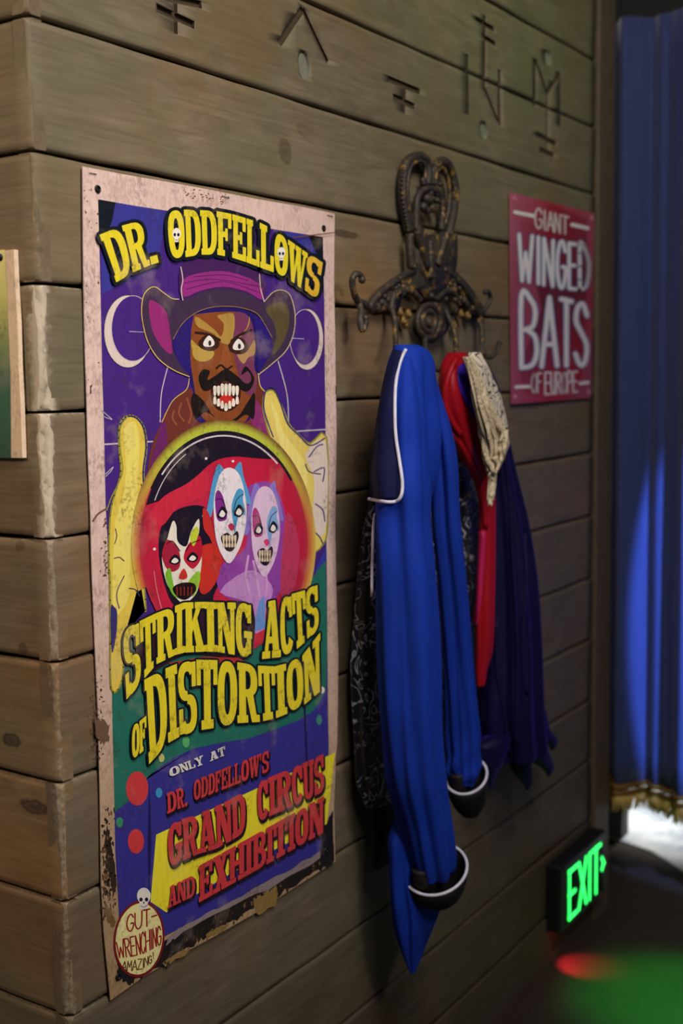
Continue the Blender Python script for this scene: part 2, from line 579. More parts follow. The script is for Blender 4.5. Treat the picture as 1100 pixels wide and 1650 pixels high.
# ------------------------------------------------------------------ THE ROOM
KN_F = [(460, 245, .020, .024, .55), (556, 377, .05, .008, .75), (583, 745, .03, .022, .5), (700, 300, .04, .02, .3), (340, 200, .05, .02, .15)]
knf = []
for x, y, sx, sz, k in KN_F:
    p = on_wall(x, y)
    knf.append(((p.x, 0, p.z), (sx, .05, sz), k))
knl = []
for (x, y, sx, sz, k) in [(37, 1045, .010, .010, .6), (20, 1192, .022, .012, .9), (55, 1300, .035, .012, .85), (32, 880, .010, .008, .5)]:
    p = on_end(x, y, 0)
    knl.append(((0, p.y, p.z), (.05, sx, sz), k))
MAT['wood_front'] = wood('stained_plank_front', 'x', knf)
MAT['wood_groove'] = wood('carved_groove', 'x', (), True, False)
MAT['wood_disc'] = simple('carved_disc', (118, 120, 104), .7, scale=90, var=.25)
MAT['wood_left'] = wood('stained_plank_left', 'y', knl)
MAT['backing'] = simple('black_backing', (14, 12, 11), 0.9)

wall_front = MB()
wall_front.box((0.01, 0.024, 0), (11.9 * U, 0.05, (FZ + 6.4) * U))
wall_front = tag(wall_front.build('wall_front', MAT['backing']), 'dark plank wall carved with runes behind the poster and coats', None, None, 'structure')
wall_left = MB()
wall_left.box((0.024, 0.03, 0), (0.05, 7 * U, (FZ + 6.4) * U))
wall_left = tag(wall_left.build('wall_left', MAT['backing']), 'short return of the plank wall at the left corner', None, None, 'structure')

GAP = 0.0027     # half the joint
TH = 0.022
CHIP = {3: .22, 4: .95, 5: .95, 6: .40, 7: .32, 8: .38, 9: .38, 10: .26, 2: .12, 1: .08}


# every board has its own tint: olive ones at the top, darker grey-brown ones at the foot
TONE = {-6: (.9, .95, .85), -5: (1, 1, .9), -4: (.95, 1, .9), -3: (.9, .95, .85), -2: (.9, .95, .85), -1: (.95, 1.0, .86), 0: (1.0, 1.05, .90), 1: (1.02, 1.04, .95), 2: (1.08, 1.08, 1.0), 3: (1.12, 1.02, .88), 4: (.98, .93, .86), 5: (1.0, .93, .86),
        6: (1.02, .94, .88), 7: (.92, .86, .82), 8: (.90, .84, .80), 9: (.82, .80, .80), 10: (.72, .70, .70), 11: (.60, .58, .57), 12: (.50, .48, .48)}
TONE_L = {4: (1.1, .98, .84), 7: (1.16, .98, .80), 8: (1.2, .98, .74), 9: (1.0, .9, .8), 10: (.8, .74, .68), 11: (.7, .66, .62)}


def plank(k, side):
    """one course between joint k and k+1; side 'front' lies in y=0, 'left' in x=0"""
    r = np.random.RandomState(100 + k * 2 + (side == 'left'))
    z1, z0 = (FZ - k) * U - GAP, (FZ - k - 1) * U + GAP
    L = 11.5 * U if side == 'front' else 7 * U
    chip = CHIP.get(k, 0.2)
    xs = list(np.linspace(0, .02, 4)) + list(np.linspace(.03, .14, 6)) + list(np.linspace(.2, L, 40))
    prof = [0.0, 0.0, .02, .06] + list(np.linspace(.10, .90, 24)) + [.94, .98, 1.0, 1.0]
    n = len(prof)
    V, W = [], []
    ch = [.004 + .007 * chip * (.75 + .35 * math.sin(5 * t + k * 2.1) + .22 * math.sin(19 * t + k * 1.3) + .12 * r.randn()) for t in np.linspace(0, 1, n)]
    ph = r.rand(4) * 6
    for i, x in enumerate(xs):
        for j, t in enumerate(prof):
            z = z0 + (z1 - z0) * t
            edge = .0012 * math.sin(x * 9 + ph[0]) + .0008 * math.sin(x * 31 + ph[1])
            z += edge * (1 if t > .5 else -1) * (abs(t - .5) * 2) ** 6 * .6
            y = 0.0010 * math.sin(x * 6 + t * 3 + ph[2]) + .0006 * math.sin(x * 17 - t * 5 + ph[3])
            e = min(t, 1 - t)
            y += .003 * max(0, 1 - e / .02) ** 1.5
            if j == 0 or j == n - 1: y = TH
            c = ch[j]
            xx = x
            if i < 4:
                s_ = i / 3
                xx = s_ * c * 1.35
                y += c * (1 - s_) ** 1.2
            w = chip * max(0, 1 - max(0, xx - .002) / (.004 + c * 1.2)) * 1.15
            w = max(w, .62 * max(0, 1 - e / .03) * (.4 + .6 * chip) * (1 if x < .3 else .55))
            if side == 'front':
                V.append((xx, y, z))
            else:
                V.append((y * .9, xx + (c * .9 if i < 4 else 0) * 0, z))
            W.append(w if j not in (0, n - 1) else 0)
    F = [(i * n + j, (i + 1) * n + j, (i + 1) * n + j + 1, i * n + j + 1) for i in range(len(xs) - 1) for j in range(n - 1)]
    b = (len(xs) - 1) * n
    # back + ends so that the board is a closed solid
    F += [tuple(reversed(range(0, n)))[::1], tuple(range(b, b + n))]
    F += [(i * n, i * n + n - 1, (i + 1) * n + n - 1, (i + 1) * n) for i in range(len(xs) - 1)]
    if side == 'left':
        F = [tuple(reversed(f)) for f in F]
    me = bpy.data.meshes.new('plank')
    me.from_pydata(V, [], F)
    a = me.attributes.new('wear', 'FLOAT', 'POINT')
    a.data.foreach_set('value', np.array(W, dtype=np.float32))
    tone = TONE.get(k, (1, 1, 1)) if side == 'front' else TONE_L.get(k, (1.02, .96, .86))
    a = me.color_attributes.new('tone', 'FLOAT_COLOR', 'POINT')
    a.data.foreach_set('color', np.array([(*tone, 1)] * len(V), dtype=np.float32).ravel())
    me.materials.append(MAT['wood_front'] if side == 'front' else MAT['wood_left'])
    me.polygons.foreach_set('use_smooth', [True] * (len(F) - 2 - len(xs) + 1) + [False] * (len(xs) + 1))
    me.update()
    bm = bmesh.new(); bm.from_mesh(me); bmesh.ops.recalc_face_normals(bm, faces=bm.faces); bm.to_mesh(me); bm.free()
    o = bpy.data.objects.new('plank', me)
    COL.objects.link(o)
    o.parent = wall_front if side == 'front' else wall_left
    return o


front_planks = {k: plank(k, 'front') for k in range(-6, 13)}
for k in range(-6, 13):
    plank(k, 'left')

# runes cut into the upper courses
STROKES = [  # width m, points (pixels on the wall)
    (.012, [(252, 13), (312, 41)]), (.011, [(268, -4), (324, 8)]), (.008, [(282, -6), (282, 55)]),
    (.012, [(451, 70), (488, 15)]), (.010, [(488, 15), (528, 100)]),
    (.012, [(626, 127), (676, 148)]), (.012, [(634, 156), (668, 172)]), (.008, [(653, 138), (651, 182)]),
    (.008, [(753, 88), (753, 185)]), (.008, [(780, 25), (780, 142)]), (.008, [(780, 142), (804, 200)]), (.009, [(804, 112), (805, 202)]),
    (.011, [(765, 30), (795, 48)]), (.011, [(776, 58), (798, 72)]),
    (.009, [(861, 96), (861, 172)]), (.009, [(862, 97), (881, 150)]), (.009, [(881, 150), (902, 118)]), (.009, [(902, 118), (902, 205)]),
    (.008, [(881, 150), (881, 250)]), (.012, [(866, 217), (896, 232)]), (.012, [(871, 241), (892, 250)])]
DISCS = [(490, 105, .0165, .0245), (779, 210, .0175, .0195), (882, 93, .016, .018)]
cut = {0: MB(), 1: MB()}
for w, (a, b) in STROKES:
    A, B = on_wall(*a), on_wall(*b)
    d = (B - A); d.y = 0; d.normalize()
    nn = Vector((-d.z, 0, d.x)) * (w / 2)
    for kk, m_ in cut.items():
        vs = []
        for y in (-.02, .0055):
            for p in (A + nn, A - nn, B - nn, B + nn):
                vs.append((p.x, y, p.z))
        m_.add(vs, [(0, 1, 2, 3), (7, 6, 5, 4), (0, 4, 5, 1), (1, 5, 6, 2), (2, 6, 7, 3), (3, 7, 4, 0)])
for x, y, rx, rz in DISCS:
    c = on_wall(x, y)
    ring = [(c.x + rx * math.cos(2 * math.pi * i / 24), c.z + rz * math.sin(2 * math.pi * i / 24)) for i in range(24)]
    for m_ in cut.values():
        m_.add([(p[0], -.02, p[1]) for p in ring] + [(p[0], .006, p[1]) for p in ring],
               [tuple(range(24)), tuple(reversed(range(24, 48)))] + [(i, 24 + i, 24 + (i + 1) % 24, (i + 1) % 24) for i in range(24)], 1)
for kk, m_ in cut.items():
    co = m_.build('cutter', [MAT['wood_groove'], MAT['wood_disc']])
    bm = bmesh.new(); bm.from_mesh(co.data); bmesh.ops.recalc_face_normals(bm, faces=bm.faces); bm.to_mesh(co.data); bm.free()
    for k in (kk,):
        p = front_planks[k]
        md = p.modifiers.new('carve', 'BOOLEAN')
        md.operation = 'DIFFERENCE'; md.object = co; md.solver = 'EXACT'; md.use_self = True
        md.material_mode = 'TRANSFER'
        bpy.context.view_layer.update()
        dg = bpy.context.evaluated_depsgraph_get()
        me = bpy.data.meshes.new_from_object(p.evaluated_get(dg), preserve_all_data_layers=True, depsgraph=dg)
        p.modifiers.clear()
        p.data = me
    bpy.data.objects.remove(co)

# right-hand casing board, skirting, floor, end wall, ceiling
MAT['wood_trim'] = simple('stained_trim_board', (92, 78, 62), 0.65, scale=30, var=0.3)
t = MB(); t.box((11.5 * U, -.012, 0), (12.16 * U, .03, (FZ + 6.4) * U))
tr = t.build('trim_1', MAT['wood_trim']); tag(tr, 'plain upright casing board closing the plank wall beside the curtain', None, None, 'structure')
bv = tr.modifiers.new('bevel', 'BEVEL'); bv.width = .003; bv.segments = 2
t = MB(); t.box((0.0, -.004, 0), (11.5 * U, .022, .73 * U))
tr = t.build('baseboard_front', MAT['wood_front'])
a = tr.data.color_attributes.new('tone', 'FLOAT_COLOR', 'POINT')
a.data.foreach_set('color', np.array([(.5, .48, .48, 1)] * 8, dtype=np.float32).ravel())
tag(tr, 'dark skirting board along the foot of the plank wall', None, None, 'structure')

m = NT('worn_brown_floor')
v = m.coord('Object')
n1 = m.noise(v, 7, 6, 0.65); n2 = m.noise(m.coord('Object', (3, 60, 1)), 1, 4, 0.6)
m.set(Base_Color=m.mix(n2, m.mix(n1, lin((40, 32, 26)), lin((70, 56, 45))), lin((52, 42, 34))), Roughness=0.55)
m.bump(n2, 0.2, 0.002)
MAT['floor'] = m.mat
t = MB(); t.box((-9 * U, -13 * U, -.05), (20 * U, 1.2 * U, 0))
tag(t.build('floor', MAT['floor']), 'dark brown floor', None, None, 'structure')

m = NT('pale_ground')
v = m.coord('Object')
n1 = m.noise(v, 4.5, 6, 0.6)
m.set(Base_Color=m.ramp(n1, [(0.36, lin((120, 128, 138))), (0.5, lin((200, 202, 202))), (0.62, lin((240, 236, 228)))]), Roughness=0.7)
MAT['ground'] = m.mat
gp = [on_floor(1003, 1355), on_floor(1050, 1373), on_floor(1100, 1405), on_floor(1160, 1445)]
t = MB()
far = [(30 * U, -8 * U), (30 * U, 8 * U)]
gp[0].y += .9 * U; gp[0].x += .2 * U
pts = [(p.x, p.y) for p in gp] + far
t.add([(x, y, .004) for x, y in pts] + [(x, y, -.02) for x, y in pts], [tuple(range(6)), tuple(reversed(range(6, 12)))] + [(i, 6 + i, 6 + (i + 1) % 6, (i + 1) % 6) for i in range(6)])
tag(t.build('ground', MAT['ground']), 'pale sunlit paving seen under the curtain', None, None, 'structure')
bm_ = None

MAT['end_paint'] = simple('dark_end_wall_paint', (24, 22, 22), 0.8)
t = MB()
t.box((12.45 * U, -9 * U, (FZ + .3) * U), (12.9 * U, .2 * U, (FZ + 6.4) * U))       # lintel over the doorway
t.box((12.45 * U, -9 * U, 0), (12.9 * U, -5.4 * U, (FZ + .3) * U))
tag(t.build('wall_end', MAT['end_paint']), 'dark end wall over the curtained doorway', None, None, 'structure')
t = MB(); t.box((12.3 * U, .12 * U, 0), (16.5 * U, .12 * U + .03, 6 * U))
MAT['post'] = simple('grey_door_post', (88, 82, 76), 0.7)
t = MB(); a = on_floor(982, 1350); b = on_floor(1001, 1355)
t.box((a.x, b.y, 0), (a.x + .06, a.y, 9 * U))
tag(t.build('trim_2', MAT['post']), 'grey door post standing beyond the curtain', None, None, 'structure')
t = MB(); t.box((a.x + .02, a.y, 0), (a.x + .06, a.y + 4 * U, 9 * U))
tag(t.build('wall_passage', MAT['backing']), 'black side wall of the passage beyond the curtain', None, None, 'structure')
t = MB(); t.box((-9 * U, -13 * U, (FZ + 6.4) * U), (13 * U, 1.2 * U, (FZ + 6.8) * U))
tag(t.build('ceiling', MAT['end_paint']), 'black ceiling', None, None, 'structure')

# ------------------------------------------------------------------ THE TALL POSTER
c1 = lambda P: [(120 + .4 * x, 250 + .4 * y) for x, y in P]
c2 = lambda P: [(120 + .4 * x, 640 + .4 * y) for x, y in P]
c3 = lambda P: [(120 + .4 * x, 920 + .4 * y) for x, y in P]
c4 = lambda P: [(140 + .3818 * x, 1180 + .3818 * y) for x, y in P]
PD = 0.0062
place_poster = lambda x, y, lift: on_wall(x, y, PD + lift)
MAT['paper'] = print_mat('poster_paper', 1.0, .5, .6)
pc = on_wall(350, 1480)
poster = empty('circus_poster', (pc.x, -.003, pc.z), 'tall weathered circus poster of a moustached magician over a glowing ball', 'poster')

outline = [(133, 268), (200, 281), (270, 293), (340, 306), (410, 320), (480, 332), (539, 344), (538, 450), (540, 560), (542, 700), (540, 844), (542, 960), (545, 1060), (543, 1200), (541, 1215), (538, 1300), (540, 1388), (490, 1420), (407, 1474), (340, 1512), (293, 1537), (230, 1575), (178, 1612), (167, 1500), (163, 1424), (161, 1275), (158, 1150), (153, 1040), (148, 920), (146, 832), (142, 740), (140, 652), (136, 530), (134, 400)]
ol = [on_wall(x, y, PD) for x, y in outline]
n = len(ol)
mb = MB()
mb.add([(p.x, -PD, p.z) for p in ol] + [(p.x, -PD + .0015, p.z) for p in ol],
       [tuple(range(n)), tuple(reversed(range(n, 2 * n)))] + [(i, n + i, n + (i + 1) % n, (i + 1) % n) for i in range(n)])
sheet = mb.build('paper_sheet', MAT['paper'], poster)
a_ = sheet.data.color_attributes.new('Col', 'FLOAT_COLOR', 'POINT')
cols = []
for q in outline * 2:
    f = min(1, max(0, (q[1] - 1000) / 450))
    cols.append((*lin(tuple(np.array((226, 198, 188)) * (1 - f) + np.array((170, 142, 104)) * f)), 1))
a_.data.foreach_set('color', np.array(cols, dtype=np.float32).ravel())

YEL, BLK, PUR, IND, TEAL, RED = (232, 214, 44), (18, 26, 36), (70, 38, 128), (58, 58, 150), (38, 112, 96), (205, 62, 66)
# --- printed ground
A = Art(place_poster)
panel = c1([(95, 178), (250, 205), (380, 225), (600, 262), (800, 298), (1000, 330), (1006, 600), (1008, 900)]) + c2([(1010, 0), (1012, 300), (1015, 600)]) + c3([(1018, 200), (1020, 500)]) + c4([(1020, 60), (1015, 300), (985, 520), (800, 625), (560, 740), (330, 860), (220, 930), (135, 900), (135, 760), (120, 500), (115, 200)]) + c3([(155, 700), (150, 450), (145, 100)]) + c2([(140, 700), (125, 430), (118, 100)]) + c1([(112, 900), (105, 560)])
A.poly(panel, PUR, 1)
A.poly(c1([(160, 190), (380, 228), (360, 300), (330, 460), (230, 500), (110, 560), (108, 400)]), IND, 2)
A.poly(c1([(800, 300), (985, 330), (975, 420), (900, 380), (820, 330)]), IND, 2)
A.poly(c1([(95, 178), (166, 190), (150, 270), (120, 340), (100, 350)]), BLK, 3)
A.poly(c1([(940, 320), (1000, 330), (1004, 560), (985, 500), (975, 400)]), BLK, 3)
for cx_, cy_, rr in [(350, 380, 40), (700, 560, 60)]:
    for k in range(7):
        a0 = .5 + k * .4
        A.line(c1([(cx_ + rr * math.cos(a0), cy_ + rr * math.sin(a0)), (cx_ + 2 * rr * math.cos(a0 + .2), cy_ + 2 * rr * math.sin(a0 + .2)), (cx_ + 3 * rr * math.cos(a0 + .1), cy_ + 3 * rr * math.sin(a0 + .1))]), .7, (96, 66, 150), 4, 4)
# teal wave and indigo foot
A.poly(c2([(965, 720), (1010, 640), (1017, 900)]) + c3([(1018, 300), (1012, 480), (985, 530), (960, 565), (900, 602), (800, 640), (700, 675), (600, 690), (480, 715), (400, 752), (330, 800), (290, 840)]) + c4([(260, 185), (215, 260), (150, 310), (117, 335), (114, 190)]) + c3([(155, 700), (150, 450), (190, 300), (400, 120), (700, 60)]), TEAL, 2)
A.poly(c3([(1012, 480), (985, 530), (960, 565), (900, 602), (800, 640), (700, 675), (600, 690), (480, 715), (400, 752), (330, 800), (290, 840)]) + c4([(260, 185), (215, 260), (150, 310), (117, 335), (120, 500), (135, 760), (330, 860), (560, 740), (985, 520), (1016, 300), (1020, 20)]), (56, 52, 142), 3)
A.poly(c2([(965, 710), (1012, 600), (1014, 655)]), (56, 60, 160), 4)
A.poly(c4([(262, 200), (268, 330), (272, 480), (262, 700), (256, 480)]), (34, 30, 84), 4)
A.line(c3([(925, 520), (930, 640), (936, 790)]), 3.5, (34, 30, 84), 4)
A.poly(c4([(292, 432), (1047, 85), (1012, 388), (820, 480), (600, 600), (335, 760), (268, 715)]), (238, 226, 52), 5)
A.poly(c4([(1000, 400), (1040, 330), (1035, 430), (985, 520), (992, 450)]), (24, 24, 40), 4)
for x, y, rx, ry, c in [(212, 237, 47, 72, RED), (207, 460, 34, 52, RED), (304, 255, 14, 21, (60, 150, 200)), (138, 380, 15, 21, (60, 150, 110)), (418, 40, 15, 25, (90, 180, 110)), (315, 108, 12, 18, (200, 200, 120))]:
    q = c4([(x, y)])[0]
    A.ell(q, rx * .3818, ry * .3818, c, 6)
q = c3([(985, 600)])[0]; A.ell(q, 4.5, 8, (70, 140, 130), 6)
q = c3([(997, 480)])[0]; A.ell(q, 4, 5.5, (235, 235, 225), 6)
# black and tan weathering along the foot
def jag(P, amp, n=9):
    out = []
    for a, b in zip(P[:-1], P[1:]):
        for k in range(n):
            t = k / n
            out.append((a[0] * (1 - t) + b[0] * t + random.uniform(-amp, amp) * .4, a[1] * (1 - t) + b[1] * t + random.uniform(-amp, amp)))
    return out + [P[-1]]
# black, tan and grey weathering along the foot of the print
A.poly(c4(jag([(300, 900), (560, 745), (800, 625), (985, 515), (1020, 470), (1042, 470)], 5) + [(1044, 540)] + jag([(1030, 552), (900, 630), (700, 752), (560, 830), (420, 912), (250, 1020), (180, 1062), (128, 1030), (130, 905)], 12)), (34, 29, 30), 2)
A.poly(c4(jag([(700, 705), (800, 645), (806, 690), (796, 728), (720, 772), (706, 740)], 8, 5)), (140, 114, 64), 3)
A.poly(c4(jag([(500, 850), (560, 822), (600, 800), (580, 835), (510, 868)], 6, 4)), (140, 114, 64), 3)
A.poly(c4(jag([(320, 975), (400, 920), (440, 905), (420, 935), (330, 990)], 6, 4)), (140, 114, 64), 3)
A.poly(c4(jag([(335, 895), (370, 868), (560, 762), (760, 668), (985, 530), (985, 505), (800, 610), (560, 735), (420, 815), (345, 862)], 8, 5)), (140, 126, 128), 5)
A.poly(c4(jag([(985, 515), (1002, 400), (1035, 330), (1042, 470), (1020, 540), (990, 560)], 5, 5)), (30, 28, 36), 5)
A.poly(c4(jag([(84, 380), (100, 470), (118, 560), (124, 660), (108, 700), (100, 620), (82, 560), (74, 460)], 8, 5)), (52, 42, 34), 1)
A.poly(c4(jag([(72, 720), (100, 740), (122, 800), (110, 830), (86, 800)], 8, 5)), (120, 92, 58), 1)
A.poly(c3(jag([(80, 590), (110, 600), (140, 620), (138, 690), (110, 700), (86, 660)], 10, 5)), (110, 84, 68), 1)
printed = A.build('printed_ground', MAT['print'], poster)

# --- moons and rings
for (cx, cy, rx, ry, ix, iy, ox, oy) in [(215, 710, 98, 148, 86, 132, 20, -12), (936, 742, 68, 125, 60, 112, -9, -8)]:
    A = Art(place_poster)
    o_ = c1([(cx, cy)])[0]
    A.ell(o_, rx * .4, ry * .4, (60, 40, 90), 5, 40)
    A.ell(o_, (rx - 3) * .4, (ry - 3) * .4, (222, 205, 196), 6, 40)
    A.ell((o_[0] + ox * .4, o_[1] + oy * .4), ix * .4, iy * .4, PUR, 7, 40)
    A.stroke([(o_[0] + ox * .4 + ix * .4 * math.cos(t), o_[1] + oy * .4 + iy * .4 * math.sin(t)) for t in [2 * math.pi * k / 40 for k in range(40)]], .9, (222, 205, 196), 8, True)
    A.build('crescent_moon', MAT['print'], poster)
A = Art(place_poster)
A.stroke(c1([(220, 710), (280, 713)]), 1, (200, 190, 210), 9)
A.stroke(c1([(868, 737), (925, 740)]), 1, (200, 190, 210), 9)
A.line(c1([(345, 1075), (350, 960), (375, 855)]), 1.6, (205, 195, 205), 5)
A.line(c1([(862, 1075), (855, 960), (820, 830)]), 1.6, (205, 195, 205), 5)
A.stroke(c2([(122, 190), (325, 178)]), 2.4, (205, 195, 205), 5)
A.stroke(c2([(850, 140), (1012, 130)]), 2.0, (205, 195, 205), 5)
for P in ([(112, 55), (135, 75), (152, 90)], [(112, 75), (135, 85), (150, 90)], [(125, 320), (145, 300), (157, 280)], [(125, 310), (140, 295), (157, 280)]):
    A.line(c2(P), .9, (220, 210, 215), 5)
tag(A.build('ring_line', MAT['print'], poster), kind='stuff')

# --- the magician: hat, face, coat
A = Art(place_poster)
A.smooth(c1([(455, 945), (400, 990), (355, 1070)]) + c2([(310, 200), (292, 330), (292, 470), (330, 420), (400, 300), (520, 180), (640, 130), (780, 180), (800, 190), (770, 60)]) + c1([(745, 925), (640, 900)]), (112, 52, 44), 8)
A.smooth(c2([(360, 90), (330, 180), (300, 300), (296, 420), (335, 330), (372, 200)]), (108, 38, 104), 9)
A.smooth(c2([(700, 40), (740, 20), (790, 150), (760, 170), (720, 120)]), (140, 50, 110), 9)
for P in ([(430, 1000), (420, 1040), (440, 1070)], [(400, 1030), (395, 1060), (410, 1085)], [(452, 980), (470, 1040), (460, 1080)]):
    A.line(c1(P), 3, (150, 84, 56), 10)
A.line(c1([(462, 900), (450, 945), (395, 990), (352, 1075)]), 1.3, (225, 190, 90), 10)
A.line(c1([(740, 880), (748, 930), (775, 960)]), 1.6, (225, 190, 90), 10)
A.build('magician_coat', MAT['print'], poster)

A = Art(place_poster)
A.smooth(c1([(470, 670), (480, 640), (600, 605), (720, 640), (740, 700), (742, 800), (735, 880), (722, 1000), (690, 1075), (500, 1075), (478, 960), (462, 860)]), (38, 26, 104), 9)
A.smooth(c1([(472, 660), (500, 640), (640, 630), (700, 650), (722, 720), (724, 850), (735, 900), (720, 1000), (690, 1070), (640, 1085), (560, 1085), (505, 1040), (480, 920), (466, 800)]), (138, 74, 36), 10)
A.smooth(c1([(640, 640), (700, 650), (722, 720), (724, 850), (728, 950), (690, 960), (660, 880), (640, 780)]), (120, 58, 92), 11)
# warm printed highlights on brow and cheeks
A.smooth(c1([(490, 650), (560, 700), (590, 730), (600, 680), (575, 650), (600, 640), (640, 640), (645, 690), (640, 740), (690, 700), (704, 650), (700, 690), (650, 750), (600, 760), (560, 720), (495, 690)]), (176, 140, 66), 12)
A.smooth(c1([(470, 745), (500, 770), (560, 790), (550, 820), (510, 832), (478, 810)]), (190, 156, 66), 12)
A.smooth(c1([(655, 800), (700, 780), (725, 745), (726, 800), (700, 815), (680, 840)]), (184, 140, 90), 12)
for x, y in ((541, 755), (660, 768)):
    A.smooth(c1([(x - 40, y - 5), (x, y - 36), (x + 42, y), (x + 30, y + 26), (x, y + 34), (x - 35, y + 20)]), (60, 34, 24), 13)
    A.smooth(c1([(x - 22, y), (x, y - 28), (x + 22, y - 4), (x + 16, y + 14), (x - 16, y + 16)]), (238, 232, 226), 14)
    A.ell(c1([(x + 4, y + 2)])[0], 2.5, 4.5, (52, 40, 44), 15, 10)
A.line(c1([(488, 715), (540, 722), (585, 745)]), 4, (48, 30, 22), 13)
A.line(c1([(632, 748), (670, 722), (712, 705)]), 4, (48, 30, 22), 13)
A.smooth(c1([(600, 770), (618, 770), (640, 850), (650, 868), (620, 880), (575, 875), (582, 850)]), (150, 84, 44), 13)
A.line(c1([(572, 858), (590, 846), (612, 862), (634, 850)]), 3.2, (42, 26, 20), 14)
A.smooth(c1([(608, 862), (650, 885), (690, 920), (712, 905), (700, 870), (672, 885), (690, 850), (724, 900), (700, 950), (660, 940), (610, 910), (560, 938), (520, 948), (500, 900), (515, 865), (545, 870), (535, 905), (565, 890)]), (26, 22, 20), 15)
A.smooth(c1([(480, 960), (470, 1000), (490, 1060)]) + c2([(530, 60), (590, 95), (640, 100), (690, 70)]) + c1([(722, 1060), (726, 960), (700, 990), (660, 1050), (610, 1072), (560, 1050), (520, 990)]), (28, 22, 20), 13)
A.smooth(c1([(556, 932), (610, 915), (662, 935), (668, 975), (650, 1015), (610, 1032), (570, 1018), (552, 975)]), (60, 20, 18), 16)
A.smooth(c1([(580, 985), (610, 960), (645, 985), (640, 1005), (585, 1005)]), (200, 50, 40), 17)
for k in range(7):
    x = 565 + k * 15
    A.smooth(c1([(x - 6, 932 - (k in (2, 3, 4)) * 8), (x + 6, 932 - (k in (2, 3, 4)) * 8), (x + 5, 962), (x, 970), (x - 5, 962)]), (240, 232, 214), 18, 3)
    yy = 1018 - abs(k - 3) * 9
    A.smooth(c1([(x - 6, yy + 10), (x + 6, yy + 10), (x + 5, yy - 14), (x, yy - 20), (x - 5, yy - 14)]), (240, 232, 214), 18, 3)
A.build('magician_face', MAT['print'], poster)

A = Art(place_poster)
A.poly(crom(c1([(300, 530), (340, 540), (390, 575), (430, 586), (500, 552), (600, 536), (700, 558), (762, 590), (800, 553), (840, 545), (870, 570), (885, 640), (878, 720), (850, 785), (800, 835), (740, 885), (790, 800), (795, 740), (778, 690), (740, 645), (680, 618), (610, 610), (540, 617), (480, 640), (430, 685), (397, 740), (400, 790), (430, 850), (462, 890), (400, 865), (340, 820), (300, 760), (278, 690), (271, 620), (282, 560)]), 3, True), (66, 48, 76), 17)
A.poly(crom(c1([(398, 742), (430, 686), (478, 642), (470, 700), (466, 800), (462, 888), (430, 850), (402, 792)]), 3, True), (44, 28, 118), 16)
A.poly(crom(c1([(722, 642), (778, 690), (795, 740), (790, 800), (742, 880), (735, 800), (728, 700)]), 3, True), (44, 28, 118), 16)
A.smooth(c1([(300, 590), (340, 600), (372, 640), (385, 720), (392, 800), (350, 770), (312, 700)]), (150, 44, 116), 18)
A.smooth(c1([(770, 620), (830, 590), (862, 620), (860, 700), (830, 770), (800, 800), (812, 730), (800, 670)]), (92, 80, 52), 18)
A.poly(crom(c1([(432, 440), (560, 420), (750, 480), (762, 590), (690, 555), (600, 538), (510, 552), (432, 584)]), 3, True), (70, 34, 92), 18)
A.poly(crom(c1([(440, 500), (520, 472), (620, 470), (740, 515), (756, 582), (690, 548), (600, 530), (510, 545), (440, 570)]), 3, True), (150, 46, 130), 19)
for P in ([(442, 515), (560, 500), (742, 528)], [(450, 540), (600, 510), (748, 555)], [(480, 490), (600, 482), (700, 505)]):
    A.line(c1(P), 1, (70, 30, 90), 20)
A.line(c1([(428, 450), (436, 500), (430, 540), (436, 584)]), 1.6, (220, 200, 190), 21)
A.line(c1([(745, 480), (750, 540), (764, 590)]), 1.4, (220, 200, 190), 21)
A.line(c1([(462, 892), (400, 866), (340, 822), (300, 762), (278, 692), (270, 620), (282, 558), (320, 530), (360, 555), (392, 577), (420, 580)]), 1.3, (235, 205, 110), 21)
A.line(c1([(740, 885), (800, 837), (852, 787), (882, 720), (888, 640), (870, 568), (838, 544), (800, 552), (764, 590)]), 1.3, (225, 205, 160), 21)
A.line(c1([(397, 742), (430, 684), (480, 640), (540, 616), (610, 609), (680, 617), (742, 645), (796, 735)]), 1.2, (150, 120, 80), 21)
A.build('magician_hat', MAT['print'], poster)

# --- hands
A = Art(place_poster)
LH = c2([(185, 110), (215, 78), (250, 85), (278, 125), (288, 200), (276, 300), (282, 400), (284, 480), (262, 560), (250, 660), (268, 760), (285, 860)]) + c3([(270, 10), (250, 170), (205, 250), (188, 440), (150, 470), (148, 200), (145, 0)]) + c2([(142, 700), (146, 480), (172, 370), (190, 300), (182, 200)])
A.stroke(crom(LH, 3, True), 5, (150, 146, 56), 10, True)
A.stroke(crom(LH[:9], 3), 2.2, (48, 44, 100), 14)
A.poly(crom(LH, 3, True), (226, 200, 80), 12)
A.poly(crom(c2([(198, 130), (225, 100), (250, 110), (262, 200), (255, 330), (250, 480), (225, 620), (220, 800), (160, 880), (155, 700), (165, 500), (200, 380), (205, 240)]), 3, True), (238, 222, 110), 13)
A.line(LH[:7], 2.2, (52, 48, 110), 14, 4)
A.line(c2([(130, 455), (150, 400), (178, 345), (195, 290), (184, 200), (186, 120), (215, 78)]), 1.8, (150, 150, 60), 14)
for P in ([(165, 530), (170, 560), (162, 590)], [(160, 650), (180, 645), (200, 660)], [(200, 720), (170, 790), (180, 850)], [(220, 770), (245, 775), (262, 800)], [(268, 350), (276, 380), (280, 460)]):
    A.line(c2(P), 1.6, (80, 60, 90), 15)
A.poly(crom(c3([(146, 150), (160, 145), (172, 170), (168, 260), (150, 330)]), 3, True), (60, 52, 116), 14)
A.build('hand', MAT['print'], poster)
A = Art(place_poster)
